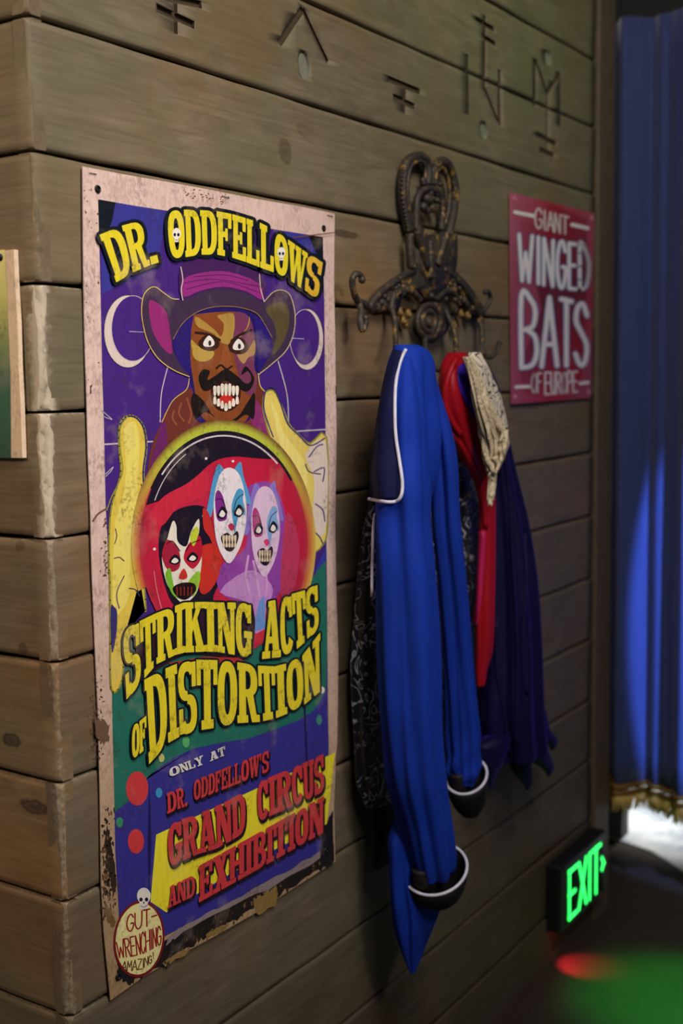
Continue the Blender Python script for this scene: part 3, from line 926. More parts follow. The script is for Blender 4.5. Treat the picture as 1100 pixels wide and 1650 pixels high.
RH = c1([(762, 1000), (770, 960), (800, 952), (826, 1000)]) + c2([(842, 60), (862, 110), (900, 152), (950, 190), (1012, 162), (1016, 500), (1000, 590), (950, 650), (935, 800), (912, 770), (925, 620), (888, 450), (840, 275), (790, 160), (765, 60)])
A.stroke(crom(RH, 3, True), 5, (150, 146, 56), 10, True)
A.poly(crom(RH, 3, True), (230, 208, 104), 12)
A.poly(crom(c2([(930, 230), (1012, 180), (1016, 500), (985, 560), (960, 480), (965, 330)]), 3, True), (226, 210, 196), 13)
A.poly(crom(c2([(790, 20), (815, 60), (840, 140), (900, 220), (940, 300), (920, 420), (880, 330), (830, 200)]), 3, True), (240, 226, 128), 13)
A.line(c2([(800, 160), (778, 100), (762, 40), (768, -20), (790, -42), (815, -15), (838, 50), (860, 110), (905, 155), (950, 195), (1008, 165)]), 2.2, (52, 48, 110), 14, 4)
for P in ([(965, 300), (1005, 285), (1000, 340)], [(930, 270), (945, 300), (990, 310)], [(970, 430), (1000, 455), (1008, 500)], [(960, 540), (985, 560), (1000, 590)], [(945, 240), (975, 200), (1000, 190)]):
    A.line(c2(P), 2, (66, 58, 110), 15)
A.build('hand', MAT['print'], poster)

# --- glowing ball with three painted faces
A = Art(place_poster)
bc = c2([(600, 590)])[0]
BR = lambda s_, c: (338 * .4 * s_, 455 * .4 * s_, c)
half = lambda sx, sy, rx, ry: (rx, ry)
mixc = lambda a, b, t: tuple(np.array(a) * (1 - t) + np.array(b) * t)
for k in range(64):
    ang = [2 * math.pi * k / 64, 2 * math.pi * (k + 1) / 64]
    if math.sin(ang[0]) > .45: continue
    fs = [max(0.0, min(1.0, (-math.sin(a) - .15) / .6)) for a in ang]
    for (r0, r1, side0, side1, top0, top1) in ((1.10, 1.04, (214, 188, 84), (206, 120, 66), (112, 56, 46), (186, 190, 62)), (1.04, .99, (206, 120, 66), (190, 44, 60), (186, 190, 62), (190, 206, 70))):
        P = [(bc[0] + 338 * .4 * r * math.cos(a), bc[1] + 455 * .4 * r * math.sin(a)) for r, a in ((r0, ang[0]), (r0, ang[1]), (r1, ang[1]), (r1, ang[0]))]
        A.poly(P, [mixc(side0, top0, fs[0]), mixc(side0, top0, fs[1]), mixc(side1, top1, fs[1]), mixc(side1, top1, fs[0])], 20)

A.rings(bc, [BR(1.0, (180, 50, 64)), BR(.97, (186, 40, 66)), BR(.93, (190, 34, 62)), BR(.8, (202, 34, 66)), BR(.4, (196, 40, 74))], 21)
def arcp(c, rx, ry, a0, a1, n=30):
    return [(c[0] + rx * math.cos(math.radians(a0 + (a1 - a0) * i / n)), c[1] - ry * math.sin(math.radians(a0 + (a1 - a0) * i / n))) for i in range(n + 1)]
A.poly(arcp(bc, 133, 180, 160, 52) + list(reversed(crom(c2([(410, 395), (480, 330), (560, 260), (640, 240), (720, 245), (790, 250)]), 4)))[::1], (30, 22, 40), 22)
A.poly(crom(c2([(300, 480), (360, 400), (450, 350), (520, 300), (540, 330), (520, 400), (420, 440), (350, 520)]), 4, True), (208, 44, 70), 23)
A.poly(crom(c2([(340, 640), (350, 520), (420, 450), (520, 440), (560, 520), (570, 640), (600, 700), (560, 800), (550, 850), (420, 850), (370, 780)]), 4, True), (30, 22, 40), 22)
A.poly(crom(c2([(580, 690), (690, 600), (690, 400), (720, 350), (800, 350), (850, 480), (850, 640), (830, 780), (760, 830), (600, 800)]), 4, True), (148, 70, 168), 22)
A.poly(crom(c2([(850, 480), (890, 520), (905, 640), (880, 780), (830, 790)]), 4, True), (190, 60, 96), 22)
A.stroke(arcp(bc, 133, 180, 150, 35), 4, (30, 22, 36), 23)
A.stroke(arcp(bc, 129, 174, 140, 48), 2.6, (215, 205, 210), 24)
A.stroke(arcp(bc, 122, 166, 155, 120), 1.4, (215, 205, 210), 24)
for x, y, r_ in ((530, 247, 2.2), (638, 258, 2.2), (322, 612, 2.5)):
    A.ell(c2([(x, y)])[0], r_, r_, (240, 225, 230), 24, 8)
A.line(c2([(320, 700), (330, 770), (350, 850)]), 1.6, (220, 120, 130), 24)
A.poly(crom(c2([(585, 785), (690, 700), (760, 720), (800, 780)]) + c3([(770, 160), (765, 260), (720, 240), (700, 130)]), 3, True), (196, 140, 206), 23)
for P in ([(700, 640), (690, 720), (710, 800)], [(720, 660), (735, 730), (745, 800)], [(770, 700), (775, 760), (770, 800)]):
    A.line(c2(P), 3.5, (214, 160, 216), 24)
A.poly(c3([(700, 270), (765, 235), (770, 275), (705, 305)]), (206, 52, 64), 24)
A.poly(c3([(745, 120), (765, 100), (770, 230), (715, 245)]), (110, 150, 214), 24)
A.poly(crom(c3([(250, 280), (340, 190), (450, 140), (640, 120), (720, 150), (720, 300), (680, 360), (560, 340), (440, 340), (330, 400), (270, 440)]), 3, True), (52, 26, 42), 26)
A.poly(c3([(380, 370), (520, 345), (660, 350), (700, 372), (560, 372), (420, 400)]), (176, 52, 46), 27)
A.build('glowing_ball', MAT['print'], poster)

def painted_face(nm, cx, cy, sx, sy, skin, patch_l, patch_r, lip, L, horn=None, tuft=None):
    A = Art(place_poster)
    g = lambda P: c2([(cx + x * sx, cy + y * sy) for x, y in P])
    if horn:
        A.smooth(g([(-.55, -1.05), (-.2, -.85), (-.5, -.55), (-.75, -.2), (-1.0, .1), (-1.4, .05), (-1.15, -.1), (-.85, -.7)]), horn, L)
        A.smooth(g([(.6, -1.1), (.75, -.8), (1.05, -.4), (1.1, -.2), (.75, -.3), (.5, -.7), (.25, -.9)]), horn, L)
    if tuft:
        A.smooth(g([(-1.35, -.1), (-1.1, -.05), (-.8, .3), (-.7, .75), (-1.0, .5), (-1.3, .3)]), tuft, L)
    A.smooth(g([(-.75, -.4), (-.45, -.85), (.05, -.98), (.55, -.82), (.85, -.35), (.9, .1), (.7, .55), (.4, .85), (.0, 1.05), (-.4, .85), (-.68, .5), (-.78, .05)]), skin, L + 1)
    A.smooth(g([(-.72, -.35), (-.55, -.5), (-.3, -.35), (-.1, .05), (-.3, .15), (-.62, .1)]), patch_l, L + 2)
    A.smooth(g([(.2, .15), (.15, -.2), (.45, -.52), (.75, -.48), (.72, -.3), (.85, .0), (.5, .05), (.3, .4)]), patch_r, L + 2)
    for ex, ey in ((-.36, -.02), (.5, -.06)):
        A.smooth(g([(ex - .26, ey + .06), (ex, ey - .14), (ex + .28, ey - .02), (ex + .1, ey + .12), (ex - .1, ey + .12)]), (30, 22, 34), L + 3, 4)
        A.smooth(g([(ex - .14, ey + .05), (ex, ey - .06), (ex + .17, ey + .02), (ex + .05, ey + .09)]), (240, 236, 230), L + 4, 4)
    A.line(g([(-.68, -.3), (-.35, -.3), (-.12, .0)]), 1.2, (40, 26, 48), L + 3)
    A.line(g([(.22, -.02), (.4, -.3), (.75, -.42)]), 1.2, (40, 26, 48), L + 3)
    A.smooth(g([(-.05, .25), (.15, .2), (.3, .28), (.14, .36)]), lip, L + 3, 4)
    A.smooth(g([(-.42, .5), (-.1, .4), (.15, .46), (.42, .36), (.5, .5), (.3, .72), (.08, .8), (-.2, .74)]), (36, 24, 40), L + 3, 4)
    for k in range(5):
        x = -.28 + k * .15
        A.smooth(g([(x - .06, .47), (x + .06, .46), (x + .04, .6), (x - .03, .6)]), (226, 206, 176), L + 4, 3)
        A.smooth(g([(x - .05, .7), (x + .06, .7), (x + .04, .61), (x - .03, .61)]), (226, 206, 176), L + 4, 3)
    A.build(nm, MAT['print'], poster)

painted_face('painted_face', 765, 535, 68, 180, (226, 196, 224), (176, 60, 130), (130, 170, 220), (214, 60, 110), 26, (140, 120, 206))
painted_face('painted_face', 622, 470, 78, 190, (238, 230, 236), (130, 44, 140), (80, 160, 206), (206, 50, 90), 31, (86, 160, 214), (200, 50, 46))
A = Art(place_poster)
A.smooth(c2([(352, 640), (372, 575), (395, 500), (410, 520), (415, 580), (450, 600), (470, 540), (500, 490), (502, 540), (490, 590), (512, 640), (505, 720), (490, 790), (440, 830), (395, 790), (365, 730)]), (236, 230, 214), 31)
A.smooth(c2([(500, 615), (560, 590), (590, 640), (580, 720), (545, 780), (510, 790), (495, 720)]), (206, 52, 40), 30)
A.smooth(c2([(352, 640), (372, 575), (410, 600), (425, 640), (420, 690), (380, 700)]), (170, 34, 60), 32)
A.smooth(c2([(440, 640), (460, 590), (505, 560), (512, 640), (480, 690), (450, 670)]), (190, 30, 56), 32)
A.smooth(c2([(366, 720), (385, 690), (400, 760), (430, 810), (395, 795)]), (120, 190, 50), 32)
A.smooth(c2([(460, 740), (500, 700), (505, 740), (480, 800), (460, 780)]), (150, 200, 60), 32)
A.smooth(c2([(465, 560), (490, 520), (500, 545), (480, 600)]), (200, 214, 60), 32)
for x, y in ((404, 655), (475, 645)):
    A.smooth(c2([(x - 24, y + 8), (x, y - 22), (x + 24, y), (x + 5, y + 20)]), (28, 20, 30), 33, 4)
    A.smooth(c2([(x - 14, y + 8), (x, y - 8), (x + 15, y + 3), (x + 2, y + 14)]), (240, 236, 226), 34, 4)
A.smooth(c2([(420, 725), (440, 690), (455, 722), (438, 735)]), (210, 50, 40), 33, 4)
A.smooth(c2([(395, 770), (430, 748), (480, 750), (488, 780), (450, 815), (415, 805)]), (30, 18, 20), 33, 4)
for k in range(5):
    A.stroke(c2([(412 + k * 15, 765), (414 + k * 14, 798)]), 1.6, (160, 44, 40), 34)
A.line(c2([(372, 590), (395, 580), (425, 620)]), 1.4, (28, 20, 30), 34)
A.line(c2([(448, 620), (470, 590), (505, 575)]), 1.4, (28, 20, 30), 34)
A.build('painted_face', MAT['print'], poster)

# --- lettering
gold, amb = (198, 160, 50), (226, 170, 40)
A = Art(place_poster)
slab_word(A, 'DR.', c1([(168, 512), (235, 472), (305, 442), (345, 430)]), c1([(100, 322), (190, 285), (275, 262), (305, 258)]), YEL, 38, BLK, 12)
A.build('lettering', MAT['print'], poster)
A = Art(place_poster)
slab_word(A, 'ODDFELLOWS', c1([(385, 418), (447, 410), (512, 400), (575, 400), (635, 412), (692, 430), (748, 452), (805, 472), (858, 495), (925, 545), (980, 582)]),
          c1([(370, 226), (440, 220), (505, 222), (572, 226), (635, 238), (692, 255), (746, 272), (806, 303), (862, 342), (937, 395), (1003, 432)]), YEL, 38, BLK, 12, alt={9: (228, 186, 54)})
for x, y, rx, ry in ((411, 318, 17, 32), (833, 394, 16, 30)):
    q = c1([(x, y)])[0]
    A.ell((q[0], q[1] - 1), rx * .4, ry * .28, (240, 236, 226), 40)
    A.poly([(q[0] - rx * .22, q[1]), (q[0] + rx * .22, q[1]), (q[0] + rx * .18, q[1] + ry * .4), (q[0] - rx * .18, q[1] + ry * .4)], (240, 236, 226), 40)
    for s_ in (-1, 1): A.ell((q[0] + s_ * rx * .17, q[1] + 1), rx * .12, ry * .09, BLK, 41, 10)
    A.stroke([(q[0] - 2, q[1] + ry * .3), (q[0] + 2, q[1] + ry * .3)], 1, BLK, 41)
A.build('lettering', MAT['print'], poster)
A = Art(place_poster)
slab_word(A, 'STRIKING', c3([(208, 525), (270, 445), (330, 375), (405, 338), (442, 328), (526, 324), (574, 325), (650, 338), (716, 352)]),
          c3([(192, 240), (262, 203), (326, 172), (405, 142), (440, 128), (522, 125), (570, 127), (648, 128), (714, 132)]), YEL, 38, BLK, 7)
A.build('lettering', MAT['print'], poster)
A = Art(place_poster)
slab_word(A, 'ACTS', c3([(755, 354), (830, 346), (886, 322), (936, 278), (985, 232)]), c3([(766, 126), (828, 114), (874, 94), (928, 78), (980, 52)]), YEL, 38, BLK, 7)
A.build('lettering', MAT['print'], poster)
A = Art(place_poster)
slab_word(A, 'OF', c3([(232, 760), (262, 737), (292, 712)]), c3([(232, 626), (262, 606), (290, 583)]), YEL, 38, BLK, 6)
A.build('lettering', MAT['print'], poster)
A = Art(place_poster)
slab_word(A, 'DISTORTION', c3([(300, 778), (378, 692), (422, 667), (496, 642), (576, 630), (656, 612), (747, 607), (812, 592), (857, 574), (925, 538), (992, 482)]),
          c3([(280, 440), (366, 394), (412, 374), (490, 358), (576, 360), (655, 368), (738, 382), (806, 385), (851, 374), (917, 343), (988, 250)]), YEL, 38, BLK, 7)
A.build('lettering', MAT['print'], poster)
A = Art(place_poster)
wht = (226, 222, 220)
slab_word(A, 'ONLY', c3([(382, 832), (430, 812), (462, 800), (490, 790), (522, 778)]), c3([(380, 796), (418, 780), (452, 768), (482, 756), (516, 742)]), wht, 30, fat=0)
A.build('lettering', MAT['print'], poster)
A = Art(place_poster)
slab_word(A, 'AT', c3([(545, 768), (580, 753), (608, 742)]), c3([(541, 735), (576, 718), (606, 704)]), wht, 30, fat=0)
A.build('lettering', MAT['print'], poster)
A = Art(place_poster)
SH = (36, 22, 34)
slab_word(A, 'DR.', c4([(338, 345), (382, 325), (412, 314), (426, 308)]), c4([(336, 258), (374, 242), (408, 230), (422, 226)]), RED, 34, None, 2.0, SH, (2, 3), fat=0)
xs_ = [450, 481, 512, 541, 567, 594, 622, 650, 684, 727, 738, 768]
A.build('lettering', MAT['print'], poster)
A = Art(place_poster)
slab_word(A, "ODDFELLOW'S", c4(seq(xs_, 290, 165)), c4(seq(xs_, 205, 75)), RED, 34, None, 2.0, SH, (2, 3), fat=0)
A.build('lettering', MAT['print'], poster)
A = Art(place_poster)
slab_word(A, 'GRAND', c4([(345, 574), (406, 540), (472, 512), (546, 490), (614, 453), (670, 418)]), c4([(340, 395), (400, 368), (468, 345), (540, 315), (608, 282), (667, 246)]), RED, 34, None, 2.5, SH, (2, 4))
A.build('lettering', MAT['print'], poster)
A = Art(place_poster)
slab_word(A, 'CIRCUS', c4([(722, 380), (768, 355), (800, 340), (868, 312), (914, 290), (960, 272), (1002, 243)]), c4([(718, 215), (764, 193), (796, 180), (862, 153), (909, 132), (956, 113), (999, 88)]), RED, 34, None, 2.5, SH, (2, 4))
A.build('lettering', MAT['print'], poster)
A = Art(place_poster)
slab_word(A, 'AND', c4([(342, 744), (380, 724), (420, 706), (457, 688)]), c4([(345, 652), (380, 635), (416, 618), (456, 600)]), RED, 34, None, 2.0, SH, (2, 3), fat=0)
xs_ = [472, 532, 599, 667, 699, 757, 788, 847, 878, 935, 1000]
A.build('lettering', MAT['print'], poster)
A = Art(place_poster)
slab_word(A, 'EXHIBITION', c4(seq(xs_, 718, 420)), c4(seq(xs_, 565, 270)), RED, 34, None, 2.5, SH, (2, 4))
A.build('lettering', MAT['print'], poster)
# --- round badge with skull
A = Art(place_poster)
q = c4([(220, 872)])[0]
A.ell(q, 107 * .3818, 163 * .3818, (120, 28, 34), 8, 48, .1)
A.ell(q, 98 * .3818, 151 * .3818, (236, 228, 158), 9, 48, .1)
dr = (150, 34, 34)
hand_word(A, 'GUT-', c4([(165, 842), (200, 835), (238, 822), (268, 815), (300, 805)]), c4([(165, 775), (200, 765), (236, 752), (268, 745), (300, 735)]), 2.4, dr, 10)
hand_word(A, 'WRENCHING', c4([(128, 952), (165, 948), (188, 945), (210, 940), (228, 935), (248, 928), (268, 918), (278, 912), (295, 902), (316, 892)]), c4([(122, 888), (155, 872), (180, 866), (202, 860), (225, 850), (245, 842), (265, 834), (275, 830), (294, 824), (312, 818)]), 2.2, dr, 10)
hand_word(A, 'AMAZING!', c4([(145, 1002), (168, 1005), (190, 1006), (212, 1002), (236, 998), (240, 992), (260, 980), (276, 970), (286, 938)]), c4([(150, 968), (170, 966), (192, 964), (214, 958), (234, 956), (242, 952), (258, 946), (274, 942), (284, 915)]), 1.6, (100, 60, 20), 10)
q = c4([(240, 690)])[0]
A.ell(q, 11, 13, (228, 224, 216), 12)
A.poly([(q[0] - 7, q[1] + 6), (q[0] + 7, q[1] + 4), (q[0] + 6, q[1] + 21), (q[0] - 7, q[1] + 22)], (228, 224, 216), 12)
for s_ in (-1, 1): A.ell((q[0] + s_ * 4.5, q[1] + 6), 2.8, 3.4, (40, 30, 50), 13, 12)
A.ell((q[0], q[1] + 11), 1.1, 2, (40, 30, 50), 13, 8)
A.line([(q[0] - 5, q[1] + 16), (q[0], q[1] + 18.5), (q[0] + 6, q[1] + 14.5)], 1, (40, 30, 50), 13)
A.build('round_badge', MAT['print'], poster)
# --- rust stains, scratches
A = Art(place_poster)
A.line(c1([(880, 332), (960, 322), (1045, 312)]), 1.6, (120, 78, 50), 42)
A.line(c1([(480, 575), (530, 560), (560, 545), (600, 560)]), .1, (120, 78, 50), 2)
A.line(c2([(75, 498), (95, 470), (130, 448)]), 2.6, (112, 82, 62), 8)
for k in range(26):
    x, y = random.uniform(40, 100), random.choice([random.uniform(120, 300), random.uniform(500, 950)])
    A.ell(c1([(x, y)])[0], random.uniform(.5, 1.6), random.uniform(.6, 2.2), (96, 62, 44), 1, 7)
for k in range(40):
    x, y = random.uniform(440, 620), 150 + random.gauss(0, 14)
    A.ell(c1([(x, y + abs(x - 450) * .18)])[0], random.uniform(.5, 2.4), random.uniform(.5, 1.6), (122, 84, 60), 1, 7)
for k in range(40):
    x, y = random.gauss(125, 8), random.uniform(480, 720)
    A.ell(c2([(min(x, 138), y)])[0], random.uniform(.5, 1.6), random.uniform(.6, 2.4), (84, 58, 44), 8, 7)
for k in range(330):
    y = random.gauss(0, 1)
    if k % 3 == 0: x, y = random.triangular(62, 128, 78), random.choice([random.gauss(560, 60), random.gauss(690, 50), random.uniform(300, 760)])
    elif k % 3 == 1: x, y = random.triangular(62, 118, 95), random.gauss(520, 60)
    else:
        t = random.random(); x, y = 330 + 680 * t + random.gauss(0, 8), 945 - 415 * t + random.gauss(0, 18)
    col = random.choice([(40, 32, 28), (58, 44, 34), (48, 38, 30), (112, 84, 56)])
    q = c4([(x, y)])[0]
    a, b = random.uniform(.8, 3.2), random.uniform(1.0, 5.0)
    A.poly([(q[0] + a * random.uniform(.5, 1.2) * math.cos(t_), q[1] + b * random.uniform(.5, 1.2) * math.sin(t_)) for t_ in [2 * math.pi * i / 9 for i in range(9)]], col, 3 if k % 3 == 2 else 1)
for k in range(60):
    x, y = random.gauss(100, 12), random.uniform(420, 760)
    q = c3([(x, y)])[0]
    a, b = random.uniform(.6, 2.2), random.uniform(.8, 3.0)
    A.poly([(q[0] + a * random.uniform(.5, 1.2) * math.cos(t_), q[1] + b * random.uniform(.5, 1.2) * math.sin(t_)) for t_ in [2 * math.pi * i / 9 for i in range(9)]], random.choice([(64, 50, 40), (90, 66, 52)]), 1)
tag(A.build('rust_stain', MAT['print'], poster), kind='stuff')

# eyelets and staples
MAT['eyelet'] = simple('blackened_eyelet', (44, 46, 50), 0.35, 0.8, .2, 200)
MAT['staple'] = simple('steel_staple', (60, 56, 52), 0.4, 0.9, .2, 200)
def eyelet(x, y, depth, parent, r=.0058, mat='eyelet'):
    p = on_wall(x, y, depth)
    b = MB(); n_ = 20
    prof = [(r * .42, .0004), (r * .5, .0016), (r * .75, .0024), (r * .95, .0016), (r, 0.0)]
    v = [(p.x + pr * math.cos(2 * math.pi * k / n_), p.y - h, p.z + pr * math.sin(2 * math.pi * k / n_)) for pr, h in prof for k in range(n_)]
    f = [(i * n_ + k, i * n_ + (k + 1) % n_, (i + 1) * n_ + (k + 1) % n_, (i + 1) * n_ + k) for i in range(4) for k in range(n_)]
    b.add(v, f)
    b.add([(p.x + r * .43 * math.cos(2 * math.pi * k / n_), p.y - .0005, p.z + r * .43 * math.sin(2 * math.pi * k / n_)) for k in range(n_)], [tuple(range(n_))], 1)
    return b.build('eyelet', [MAT[mat], MAT['backing']], parent, True)
for x, y in ((157, 305), (521, 368), (190, 1574), (525, 1370)):
    eyelet(x, y, PD, poster)
for x, y, dx, dy in ((149, 280, 5, 1), (364, 318, 4, 1), (531, 348, 4, 1), (145, 628, 0, 6), (540, 628, 0, 6)):
    b = MB(); a1, a2 = on_wall(x - dx, y - dy, PD), on_wall(x + dx, y + dy, PD)
    b.tube([a1, a1 + Vector((0, -.0016, 0)), a2 + Vector((0, -.0016, 0)), a2], .0006, 6)
    b.build('staple', MAT['staple'], poster)

# ------------------------------------------------------------------ THE BATS SIGN
cb = lambda P: [(800 + .2424 * x, 280 + .2424 * y) for x, y in P]
BD = 0.008
place_bats = lambda x, y, lift: on_wall(x, y, BD + lift)
pc = on_wall(888, 645)
bats = empty('bats_sign', (pc.x, -.004, pc.z), 'small red sign with white hand lettering about giant winged bats', 'sign')
bq = [(822, 310), (890, 327), (957, 343), (955, 490), (952, 641), (890, 646), (825, 651), (823, 480)]
bl = [on_wall(x, y, BD) for x, y in bq]
n = len(bl)
mb = MB()
mb.add([(p.x, -BD, p.z) for p in bl] + [(p.x, -BD + .003, p.z) for p in bl],
       [tuple(range(n)), tuple(reversed(range(n, 2 * n)))] + [(i, n + i, n + (i + 1) % n, (i + 1) % n) for i in range(n)])
o = mb.build('sign_sheet', MAT['print_soft'], bats)
a_ = o.data.color_attributes.new('Col', 'FLOAT_COLOR', 'POINT')
cc = [(182, 98, 122), (170, 44, 62), (176, 84, 104), (160, 56, 76), (160, 84, 108), (172, 42, 56), (176, 84, 112), (160, 76, 104)]
a_.data.foreach_set('color', np.array([(*lin(c), 1) for c in cc * 2], dtype=np.float32).ravel())
A = Art(place_bats)
A.poly(cb([(150, 330), (360, 200), (600, 300), (600, 700), (560, 1350), (480, 1480), (200, 1470), (150, 1300), (300, 900)]), [(164, 74, 96), (162, 34, 50), (150, 52, 74), (112, 38, 58), (160, 34, 50), (176, 38, 48), (166, 50, 72), (142, 52, 80), (104, 36, 58)], 1)
A.build('red_wash', MAT['print_soft'], bats)
W_, O_ = (240, 232, 238), (104, 124, 176)
A = Art(place_bats, .0002)
A.stroke(cb([(120, 255), (245, 280)]), 6, W_, 4)
A.build('white_dash', MAT['print_soft'], bats)
A = Art(place_bats, .0002)
A.stroke(cb([(500, 338), (605, 362)]), 6, W_, 4)
A.build('white_dash', MAT['print_soft'], bats)
A = Art(place_bats, .0002)
A.stroke(cb([(128, 1418), (215, 1414)]), 5.5, W_, 4)
A.build('white_dash', MAT['print_soft'], bats)
A = Art(place_bats, .0002)
A.stroke(cb([(555, 1393), (608, 1387)]), 5.5, W_, 4)
A.build('white_dash', MAT['print_soft'], bats)
A = Art(place_bats, .0002)
hand_word(A, 'GIANT', cb([(248, 355), (305, 368), (332, 375), (382, 385), (425, 395), (482, 402)]), cb([(250, 225), (305, 240), (332, 248), (382, 262), (425, 275), (482, 290)]), 3.4, (214, 198, 204), 4)
A.build('lettering', MAT['print_soft'], bats)
A = Art(place_bats, .0002)
hand_word(A, 'OF', cb([(228, 1455), (268, 1452), (300, 1450)]), cb([(228, 1330), (268, 1328), (300, 1326)]), 3.4, (222, 206, 212), 4)
A.build('lettering', MAT['print_soft'], bats)
A = Art(place_bats, .0002)
hand_word(A, 'EUROPE', cb([(318, 1465), (358, 1465), (392, 1465), (432, 1460), (468, 1455), (504, 1452), (540, 1448)]), cb([(318, 1322), (358, 1321), (392, 1320), (432, 1319), (468, 1318), (504, 1317), (540, 1316)]), 3.6, (222, 206, 212), 4)
A.build('lettering', MAT['print_soft'], bats)
A = Art(place_bats, .0002)
hand_word(A, 'WINGED', cb([(130, 705), (255, 725), (298, 735), (388, 750), (470, 760), (540, 768), (625, 775)]), cb([(130, 400), (255, 415), (298, 428), (388, 448), (470, 460), (540, 472), (625, 485)]), 5.6, W_, 4, O_, 3.2, .15)
A.build('lettering', MAT['print_soft'], bats)
A = Art(place_bats, .0002)
hand_word(A, 'BATS', cb([(148, 1290), (282, 1282), (418, 1275), (508, 1272), (618, 1268)]), cb([(148, 805), (282, 818), (418, 830), (508, 852), (618, 875)]), 7.4, W_, 4, O_, 3.6, .12)
A.build('lettering', MAT['print_soft'], bats)
MAT['bolt'] = simple('pink_painted_bolt', (196, 120, 150), .4, .2)
for x, y in ((829, 320), (953, 352), (830, 640), (948, 632)):
    eyelet(x, y, BD, bats, .007, 'bolt')

# ------------------------------------------------------------------ BOARD ON THE RETURN WALL
LX = -.05
brd = empty('painted_board', on_end(18, 735, LX), 'cream edged board painted green and yellow at the left edge', 'sign')
def place_brd(x, y, lift):
    p = on_end(x, y, LX); p.x -= lift
    return p
edge = [on_end(x, y, LX) for x, y in ((22, 402), (24, 450), (28, 520), (30, 590), (33, 650), (36, 738))]
back = 2.6 * U
polyq = [(p.y, p.z) for p in edge] + [(back, edge[-1].z - .002), (back, edge[0].z + .002)]
n = len(polyq)
mb = MB()
mb.add([(LX * U, y, z) for y, z in polyq] + [(LX * U + .0075, y, z) for y, z in polyq],
       [tuple(range(n)), tuple(reversed(range(n, 2 * n)))] + [(i, n + i, n + (i + 1) % n, (i + 1) % n) for i in range(n)])
o = mb.build('board_sheet', MAT['paper'], brd)
a_ = o.data.color_attributes.new('Col', 'FLOAT_COLOR', 'POINT')
a_.data.foreach_set('color', np.array([(*lin((232, 206, 176)), 1)] * (2 * n), dtype=np.float32).ravel())
A = Art(place_brd)
ins = [on_end(x, y, LX) for x, y in ((8, 402), (12, 470), (14, 540), (17, 600), (18, 738))]
zc = [(232, 226, 150), (216, 214, 130), (150, 160, 100), (70, 110, 86), (60, 92, 76)]
bot = edge[-1].z
vs, cs = [], []
for k in range(len(ins) - 1):
    a, b = ins[k], ins[k + 1]
    q = [(a.y, a.z), (b.y, b.z), (back - .02, b.z), (back - .02, a.z)]
    o_ = len(A.v)
    for (y, z), c in zip(q, (zc[k], zc[k + 1], zc[k + 1], zc[k])):
        A.v.append((LX * U - .0004, y, z)); A.c.append((*lin(c), 1))
    A.f.append((o_, o_ + 1, o_ + 2, o_ + 3))
A.build('painted_scene', MAT['print'], brd)
p = on_end(1, 415, LX)
b = MB(); b.ball((LX * U - .0005, p.y, p.z), .005, 14, 8, (.35, 1, 1)); b.build('screw_head', MAT['eyelet'], brd, True)
# ------------------------------------------------------------------ COAT RACK
m = NT('aged_bronze')
v = m.coord('Object')
n1 = m.noise(v, 55, 5, 0.65); n2 = m.noise(v, 130, 3, 0.6)
fac = m.ramp(n1, [(0.56, 0.0), (0.66, 1.0)])
m.set(Base_Color=m.mix(fac, m.mix(n2, lin((36, 32, 29)), lin((74, 67, 59))), lin((160, 122, 54))), Roughness=0.55, Metallic=0.2)
m.bump(m.math('ADD', n1, m.math('MULTIPLY', n2, .6)), 0.7, 0.004)
MAT['bronze'] = m.mat
MAT['gilt'] = simple('rubbed_gilding', (122, 94, 44), .55, .3, .5, 90)
c5 = lambda P: [(540 + .2727 * x, 230 + .2727 * y) for x, y in P]
pc = on_wall(695, 500, 0)
rack = empty('coat_rack', (pc.x, -.001, pc.z), 'ornate cast bronze coat rack with looped crest and curling hooks', 'coat rack')
def rt(P, dep, r, n=6):
    """rack tube: picture path at a depth (or a list of depths)"""
    q = crom(c5(P), n)
    d = dep if isinstance(dep, (list, tuple)) else [dep] * len(P)
    dd = [float(x[0]) for x in crom([(t, 0) for t in d], n)]
    rr = r if isinstance(r, (list, tuple)) else [r] * len(P)
    rd = [float(x[0]) for x in crom([(t, 0) for t in rr], n)]
    return [on_wall(a[0], a[1], e) for a, e in zip(q, dd)], [max(.0012, t) for t in rd]
def plate(mb, P, d0, th, n=3, ins=.05):
    q = crom(c5(P), n, True)
    w = [on_wall(a[0], a[1], d0) for a in q]
    N = len(w)
    cx = sum(p.x for p in w) / N; cz = sum(p.z for p in w) / N
    F_ = [(p.x, -d0, p.z) for p in w] + [(p.x, -d0 - th * .7, p.z) for p in w] + [(p.x + (cx - p.x) * ins, -d0 - th, p.z + (cz - p.z) * ins) for p in w]
    mb.add(F_, [(i, (i + 1) % N, N + (i + 1) % N, N + i) for i in range(N)] + [(N + i, N + (i + 1) % N, 2 * N + (i + 1) % N, 2 * N + i) for i in range(N)] + [tuple(reversed(range(N))), tuple(range(2 * N, 3 * N))])
crest = MB()
for P in ([(545, 250), (548, 160), (535, 105), (500, 80), (455, 90), (415, 130), (397, 220), (398, 330), (415, 430), (435, 520)],
          [(560, 250), (575, 155), (612, 115), (650, 115), (685, 170), (705, 265), (700, 380), (682, 480), (662, 560)]):
    crest.tube(*rt(P, .018, .0095), 12)
for P in ([(520, 250), (535, 170), (520, 120), (480, 110), (440, 150), (425, 250), (430, 360), (455, 470), (490, 560)],
          [(585, 250), (600, 170), (630, 150), (660, 200), (675, 290), (668, 400), (640, 500), (610, 580)]):
    crest.tube(*rt(P, .022, .0048), 10)
crest.tube(*rt([(478, 540), (478, 380), (492, 310), (530, 275), (580, 275), (618, 310), (632, 390), (625, 520)], .022, .007), 12)
